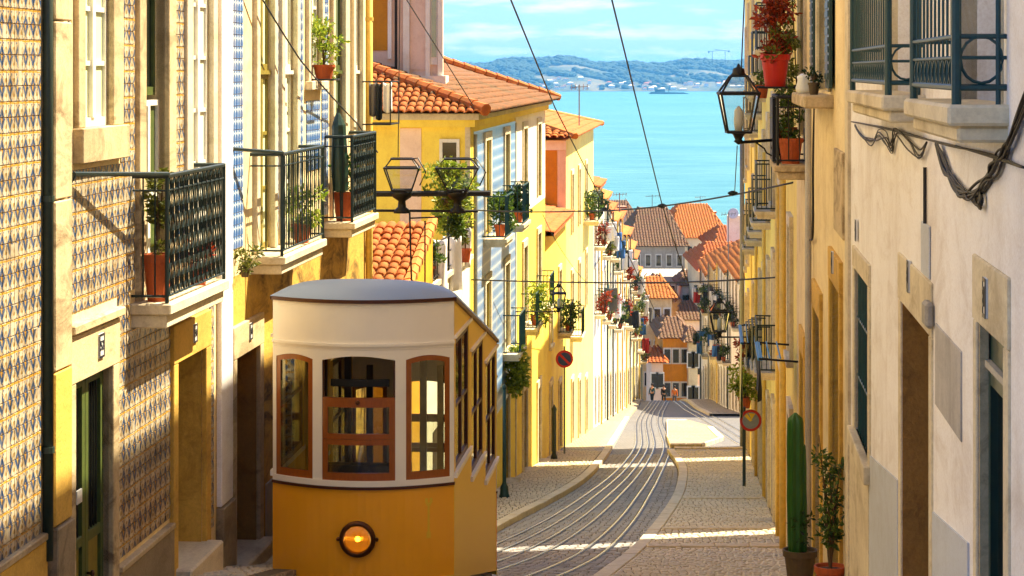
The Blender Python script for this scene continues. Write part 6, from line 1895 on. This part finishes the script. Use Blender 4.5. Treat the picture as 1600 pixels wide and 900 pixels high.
# overhead wires
def wire(label, pts, r=0.012, sag=0.0, n=14):
    P = []
    for a, b in zip(pts, pts[1:]):
        a, b = Vector(a), Vector(b)
        for i in range(n):
            f = i / n; p = a.lerp(b, f); p.z -= sag * 4 * f * (1 - f); P.append(p)
    P.append(Vector(pts[-1]))
    return tag(MB().tube(P, r, 5).build('overhead_wire', 'cable', None, smooth=True), label, 'wire', 'overhead wires')
nodeA = at(1035, 322, 46); nodeB = at(1073, 438, 50)
wire('span wire crossing the street at mid height between both house rows', [L.p(54, 0, zy(328, 54)), at(900, 330, 50), nodeA, RR.p(38.5, 0, zy(285, 38.5))], 0.017, 0.03)
wire('lower span wire crossing the street above the tram roof line', [L.p(53.9, 0, zy(437, 53.9)), at(1018, 442, 50), RR.p(46, 0, zy(433, 46))], 0.018, 0.02)
wire('steep wire from the upper middle of the sky down to the span wire', [at(950, -25, 26), nodeA, nodeB], 0.011, 0.0)
wire('steep wire left of centre running down past the hipped roof', [at(788, -25, 26), at(867, 168, 38), at(948, 328, 50), at(1030, 500, 70)], 0.011, 0.0)
wire('nearly vertical wire beside the right hand lantern', [at(1164, -25, 32.8), at(1158, 115, 32.8)], 0.01)
wire('thin wire dropping below the right hand lantern to the span', [at(1152, 228, 33), at(1148, 300, 40.5)], 0.008)
wire('wire slanting over the left balconies to the roof corner', [L.p(27.5, 0.1, 1.1), at(470, 95, 30), at(560, 195, 36), at(590, 238, 38)], 0.012, 0.02)
wire('wire slanting across the attic block down to the hipped roof', [at(628, -12, 48), at(740, 166, 53)], 0.012)
wire('wire hanging in front of the low yellow house', [at(848, 335, 60), at(880, 395, 66), at(915, 440, 80)], 0.01, 0.05)
wire('thin wire from above to the near lantern cage', [at(625, -10, 38), at(622, 245, 38)], 0.008)
for p, r, lab in ((nodeA, 0.05, 'small dark wire clamp where the steep wire meets the span'), (at(1145, 302, 40.6), 0.045, 'green insulator on the span wire near the right wall'), (at(945, 327, 50), 0.04, 'small clamp on the span wire left of centre')):
    o = MB().lathe(p - Vector((r * 2, 0, 0)), [(0.01, 0), (r * 0.6, r * 0.5), (r, r * 1.6), (r, r * 2.4), (r * 0.5, r * 3.4), (0.01, r * 4)], 10, (1, 0, 0.05)).build('wire_clamp', 'iron_green', None, smooth=True)
    tag(o, lab, 'clamp', 'clamps on the wires')

# cactus and shrub in pots at the right wall
Yc = 27.3; zg = gz(Yc) + hR(Yc) + 0.02
p = at(1250, 880, Yc); p.z = zg
CA = thing('cactus', 'tall ribbed green cactus in a brown pot beside the right wall', 'plant', p)
flowerpot(p, 0.205, 0.42, 'pot_brown', CA)
def ribbed(base, r, h, n=7, lean=(0, 0)):
    mb = MB(); K = 26; Z = 26
    for j in range(Z + 1):
        v = j / Z; rr = r * (0.8 + 0.2 * math.sin(min(1, v * 3) * 1.57)) * (1.0 if v < 0.93 else math.sqrt(max(0.02, 1 - ((v - 0.93) / 0.07) ** 2))) * (1 + 0.03 * math.sin(v * 19))
        for k in range(K):
            a = 2 * math.pi * k / K
            q = rr * (0.82 + 0.18 * math.cos(n * a))
            mb.v.append((base.x + q * math.cos(a) + lean[0] * v, base.y + q * math.sin(a) + lean[1] * v, base.z + h * v))
    for j in range(Z):
        for k in range(K):
            k2 = (k + 1) % K; mb.f.append((j*K + k, j*K + k2, (j+1)*K + k2, (j+1)*K + k))
    return mb
b = p + Vector((-0.055, 0, 0.36))
ribbed(b, 0.1, zy(645, Yc) - b.z, 6, (0.0, 0)).build('trunk', 'cactus', CA, smooth=True, fix=False)
ribbed(p + Vector((0.04, 0.03, 0.36)), 0.055, zy(690, Yc) - b.z, 6, (-0.02, 0)).build('side_trunk', 'cactus', CA, smooth=True, fix=False)
leaves(p + Vector((0.02, -0.05, 0.7)), (0.14, 0.12, 0.25), 60, 0.035, RN_).build('weeds', 'leaf_dark', CA, fix=False)
Yc = 23.9; zg = gz(Yc) + hR(Yc) + 0.02
p = at(1297, 900, Yc); p.z = zg
SH = thing('potted_shrub', 'leafy shrub with thin stems in an orange pot beside the cactus', 'plant', p)
flowerpot(p, 0.165, 0.34, 'terracotta', SH)
rs = random.Random(4); fol = MB()
ztop = zy(672, Yc)
for k in range(7):
    a = k * 0.9; h = (ztop - zg) * rs.uniform(0.75, 1.0)
    tip = p + Vector((0.12 * math.cos(a), 0.12 * math.sin(a), h))
    mid = p + Vector((0.05 * math.cos(a + 1), 0.05 * math.sin(a + 1), h * 0.55))
    MB().tube([p + Vector((0, 0, 0.28)), mid, tip], [0.013, 0.01, 0.004], 5).build('stem', 'stem', SH)
    for q in range(9):
        f = rs.uniform(0.3, 1.0); c = (p + Vector((0, 0, 0.28))).lerp(mid, f * 2) if f < 0.5 else mid.lerp(tip, f * 2 - 1)
        fol.add(leaves(c, (0.09, 0.09, 0.09), 9, 0.036, rs))
fol.build('foliage', 'leaf', SH, fix=False)

# plants, washing and pots on the balconies of the far rows
rf = random.Random(21); nP = nC = 0
LP = ['green plant spilling over a balcony of the far left row', 'leafy potted plant on a balcony of the far left row']
NTH = {}
for i, (fr, y, z, hl) in enumerate(BALC):
    side = 'left' if fr is L else 'right'
    short = hl.split(',')[-1].strip() if ',' in hl and 'below' in hl else ' '.join(w for w in hl.split() if w not in ('with', 'orange', 'roof', 'sunlit', 'the'))
    hn = {110: 0}
    q = [r for r in ROW if r[4] == hl]
    short = ['first', 'second', 'third', 'fourth', 'fifth', 'sixth', 'seventh', 'eighth', 'ninth', 'tenth', 'eleventh'][ROW.index(q[0])] + ' house below the tall yellow one' if q else {'near end': 'nearest', 'middle': 'second', 'second last': 'third', 'far end': 'last'}[[k for k in ('second last', 'near end', 'middle', 'far end') if k in hl][0]] + ' house of the far right row'
    lev = ('upper' if z > gz(y) + 6.5 else 'lower') if not q else 'top' if z > q[0][2] - 4 else 'middle' if z > q[0][2] - 7.5 else 'low'
    if rf.random() < 0.75:
        c = fr.p(y + rf.uniform(-0.6, 0.6), 0.42, z)
        t = thing('potted_plant', 'potted plant on a %s balcony of the %s' % (lev, short), 'plant', c, 'balcony plants of the far %s row' % side)
        MB().lathe(c, [(0.11, 0), (0.15, 0.26), (0.13, 0.27)], 8).build('pot', 'terracotta', t)
        clumps(c + Vector((0, 0, 0.5)), (0.3, 0.3, 0.42), 8, 22, 0.16, 0.1, rf).build('foliage', rf.choice(['leaf', 'leaf_dark', 'leaf', 'leaf_olive', 'leaf_dark', 'leaf_red']), t, fix=False)
    if rf.random() < 0.7:
        p = fr.p(y, 0.6, z)
        m = rf.choice(['cloth_white', 'cloth_white', 'cloth_blue', 'cloth_white', 'cloth_grey', 'cloth_white', 'cloth_dark', 'cloth_red'])
        w = rf.uniform(0.35, 0.7)
        garment((p.x - w / 2, p.x + w / 2, z + 0.95, z + 0.95 - rf.uniform(0.7, 1.3)), p.y + rf.uniform(-0.5, 0.5), m, '%s cloth on a %s balcony of the %s' % (m.split('_')[1], lev, short), 0.08, 'washing on the far %s row, %s' % (side, m.split('_')[1]))
# plants on the nearer left balconies
for y, z, m, lab, rr in ((57.6, -4.15, 'leaf', 'green plants behind the railing of the first blue tiled balcony', 0.3), (63.0, -4.15, 'leaf_dark', 'dark plant on the second blue tiled balcony', 0.28), (69.2, -7.65, 'leaf_bright', 'bright plant hanging from the lower balcony near the tram corner', 0.45), (85.4, -9.65, 'leaf', 'creeper on the balcony above the no parking sign', 0.35), (104, -6.65, 'leaf_dark', 'dark shrubs on the high terrace of the tall yellow house', 0.5), (102.4, -6.65, 'leaf', 'pale green shrub on the high terrace of the tall yellow house', 0.4)):
    potted('potted_plant', lab, 'plant', L.p(y, 0.34, z), 0.15, 0.3, 'terracotta', m, (rr, rr, rr * 1.2), 0.3, 14, 30, 0.075)
t = thing('creeper', 'yellow green creeper hanging below a balcony right of the tram', 'plant', L.p(63, 0.2, -8.8))
clumps(L.p(63.0, 0.3, -8.15), (0.3, 0.8, 0.55), 30, 40, 0.17, 0.075, droop=0.4).build('foliage', 'leaf_bright', t, fix=False)
MB().tube([L.p(63.0, 0.02, -8.6), L.p(63.0, 0.3, -7.6)], 0.02, 5).build('stem', 'stem', t)

# roof aerials
for px, py, Y, h, lab in ((1019, 342, 284, 3.0, 'thin television aerial on the brown hipped roof'), (1094, 335, 300, 2.4, 'television aerial on the ridge of the bright orange roof'), (905, 180, 99, 1.3, 'small television aerial on the tall yellow house roof'), (1138, 372, 144, 1.6, 'television aerial on the nearest roof of the far right row'), (968, 340, 140, 1.5, 'television aerial above the white houses of the left row')):
    p = at(px, py, Y)
    t = thing('roof_aerial', lab, 'aerial', p - Vector((0, 0, 1.0)))
    MB().tube([p - Vector((0, 0, 1.5)), p + Vector((0, 0, h))], 0.02 + Y * 0.00008, 5).build('mast', 'pipe_grey', t)
    MB().tube([p + Vector((-h * 0.25, 0, h * 0.92)), p + Vector((h * 0.3, 0.2, h * 0.95))], 0.014 + Y * 0.00006, 4).build('boom', 'pipe_grey', t)
    for k in range(5):
        q = p + Vector((-h * 0.25 + h * 0.13 * k, 0.1, h * 0.935))
        MB().tube([q + Vector((0, -0.3, 0.12)), q + Vector((0, 0.3, -0.12))], 0.01 + Y * 0.00004, 4).build('rod', 'pipe_grey', t)

# three people at the foot of the street
plain('skin_tone', '#b98563', 0.6, var=0.1); plain('coat_dark', '#1a1f1e', 0.9, var=0.2); plain('coat_teal', '#1f4a50', 0.9, var=0.2); plain('coat_orange', '#d8701c', 0.9, var=0.2); plain('hair', '#20150c', 0.8, var=0.2)
def skin_mesh(name, mat, parent, nodes, edges, origin):
    me = bpy.data.meshes.new(name); me.from_pydata([tuple(n[0]) for n in nodes], edges, [])
    o = put(name, me, origin, parent)
    me.materials.append(M[mat])
    sk = o.modifiers.new('k', 'SKIN'); sk.use_smooth_shade = True
    for v, n in zip(me.skin_vertices[0].data, nodes): v.radius = (n[1], n[1] * 0.8)
    me.skin_vertices[0].data[0].use_root = True
    o.modifiers.new('s', 'SUBSURF').levels = 1
    o.modifiers['s'].render_levels = 2
    return o
def person(label, px, Y, top, trousers, turn=0.0, stride=0.12):
    z0 = gz(Y); p = at(px, 0, Y); p.z = z0
    t = thing('person', label, 'person', p)
    c, s = math.cos(turn), math.sin(turn)
    P = lambda x, y, z: (x * c - y * s, x * s + y * c, z)
    N = [(P(0, 0, 0.95), 0.13), (P(0, 0, 1.15), 0.12), (P(0, 0, 1.38), 0.14), (P(0, 0, 1.5), 0.055), (P(0, -0.01, 1.6), 0.085), (P(0, -0.01, 1.7), 0.07),
         (P(0.17, 0, 1.4), 0.05), (P(0.22, 0.03, 1.13), 0.042), (P(0.23, -0.06, 0.88), 0.034), (P(0.22, -0.09, 0.78), 0.03), (P(-0.17, 0, 1.4), 0.05), (P(-0.22, -0.02, 1.13), 0.042), (P(-0.23, -0.12, 0.9), 0.034), (P(-0.22, -0.15, 0.8), 0.03),
         (P(0.09, 0, 0.88), 0.085), (P(0.1, -stride, 0.48), 0.06), (P(0.1, -stride * 0.8, 0.08), 0.04), (P(0.1, -stride - 0.12, 0.03), 0.035), (P(-0.09, 0, 0.88), 0.085), (P(-0.1, stride * 0.5, 0.48), 0.06), (P(-0.1, stride * 1.4, 0.09), 0.04), (P(-0.1, stride * 1.2 - 0.12, 0.03), 0.035)]
    E = [(0, 1), (1, 2), (2, 3), (3, 4), (4, 5), (2, 6), (6, 7), (7, 8), (8, 9), (2, 10), (10, 11), (11, 12), (12, 13), (0, 14), (14, 15), (15, 16), (16, 17), (0, 18), (18, 19), (19, 20), (20, 21)]
    skin_mesh('body', 'skin_tone', t, N, E, p)
    g = lambda ids, k: [(N[i][0], N[i][1] + k) for i in ids]
    skin_mesh('coat', top, t, g([0, 1, 2, 6, 7, 8, 10, 11, 12], 0.022), [(0, 1), (1, 2), (2, 3), (3, 4), (4, 5), (2, 6), (6, 7), (7, 8)], p)
    skin_mesh('trousers', trousers, t, g([0, 14, 15, 16, 18, 19, 20], 0.02), [(0, 1), (1, 2), (2, 3), (0, 4), (4, 5), (5, 6)], p)
    MB().lathe(p + Vector(P(0, 0.015, 1.6)), [(0.1, 0.0), (0.115, 0.06), (0.1, 0.14), (0.05, 0.18), (0.01, 0.185)], 12).build('hair', 'hair', t, smooth=True)
person('person in dark clothes standing at the foot of the street', 1037, 188, 'coat_dark', 'coat_dark', 0.3)
person('person in teal top at the left corner of the street end', 1019, 187, 'coat_teal', 'coat_dark', -0.5)
person('person in orange top at the foot of the street', 1054, 189, 'coat_orange', 'cloth_grey', 0.1)

# haze over the river
t = NT('haze')
t.n.remove(t.b)
v = t.n.new('ShaderNodeVolumePrincipled')
v.inputs['Color'].default_value = (0.13, 0.5, 1.0, 1)
v.inputs['Density'].default_value = 0.00009
v.inputs['Anisotropy'].default_value = 0.2
t.l.new(v.outputs[0], t.out.inputs['Volume'])
HAZE = MB().box(-9500, 9500, -40, 14500, -53, 46)
o = HAZE.build('haze', 'haze', None)
struct(o, 'stuff')
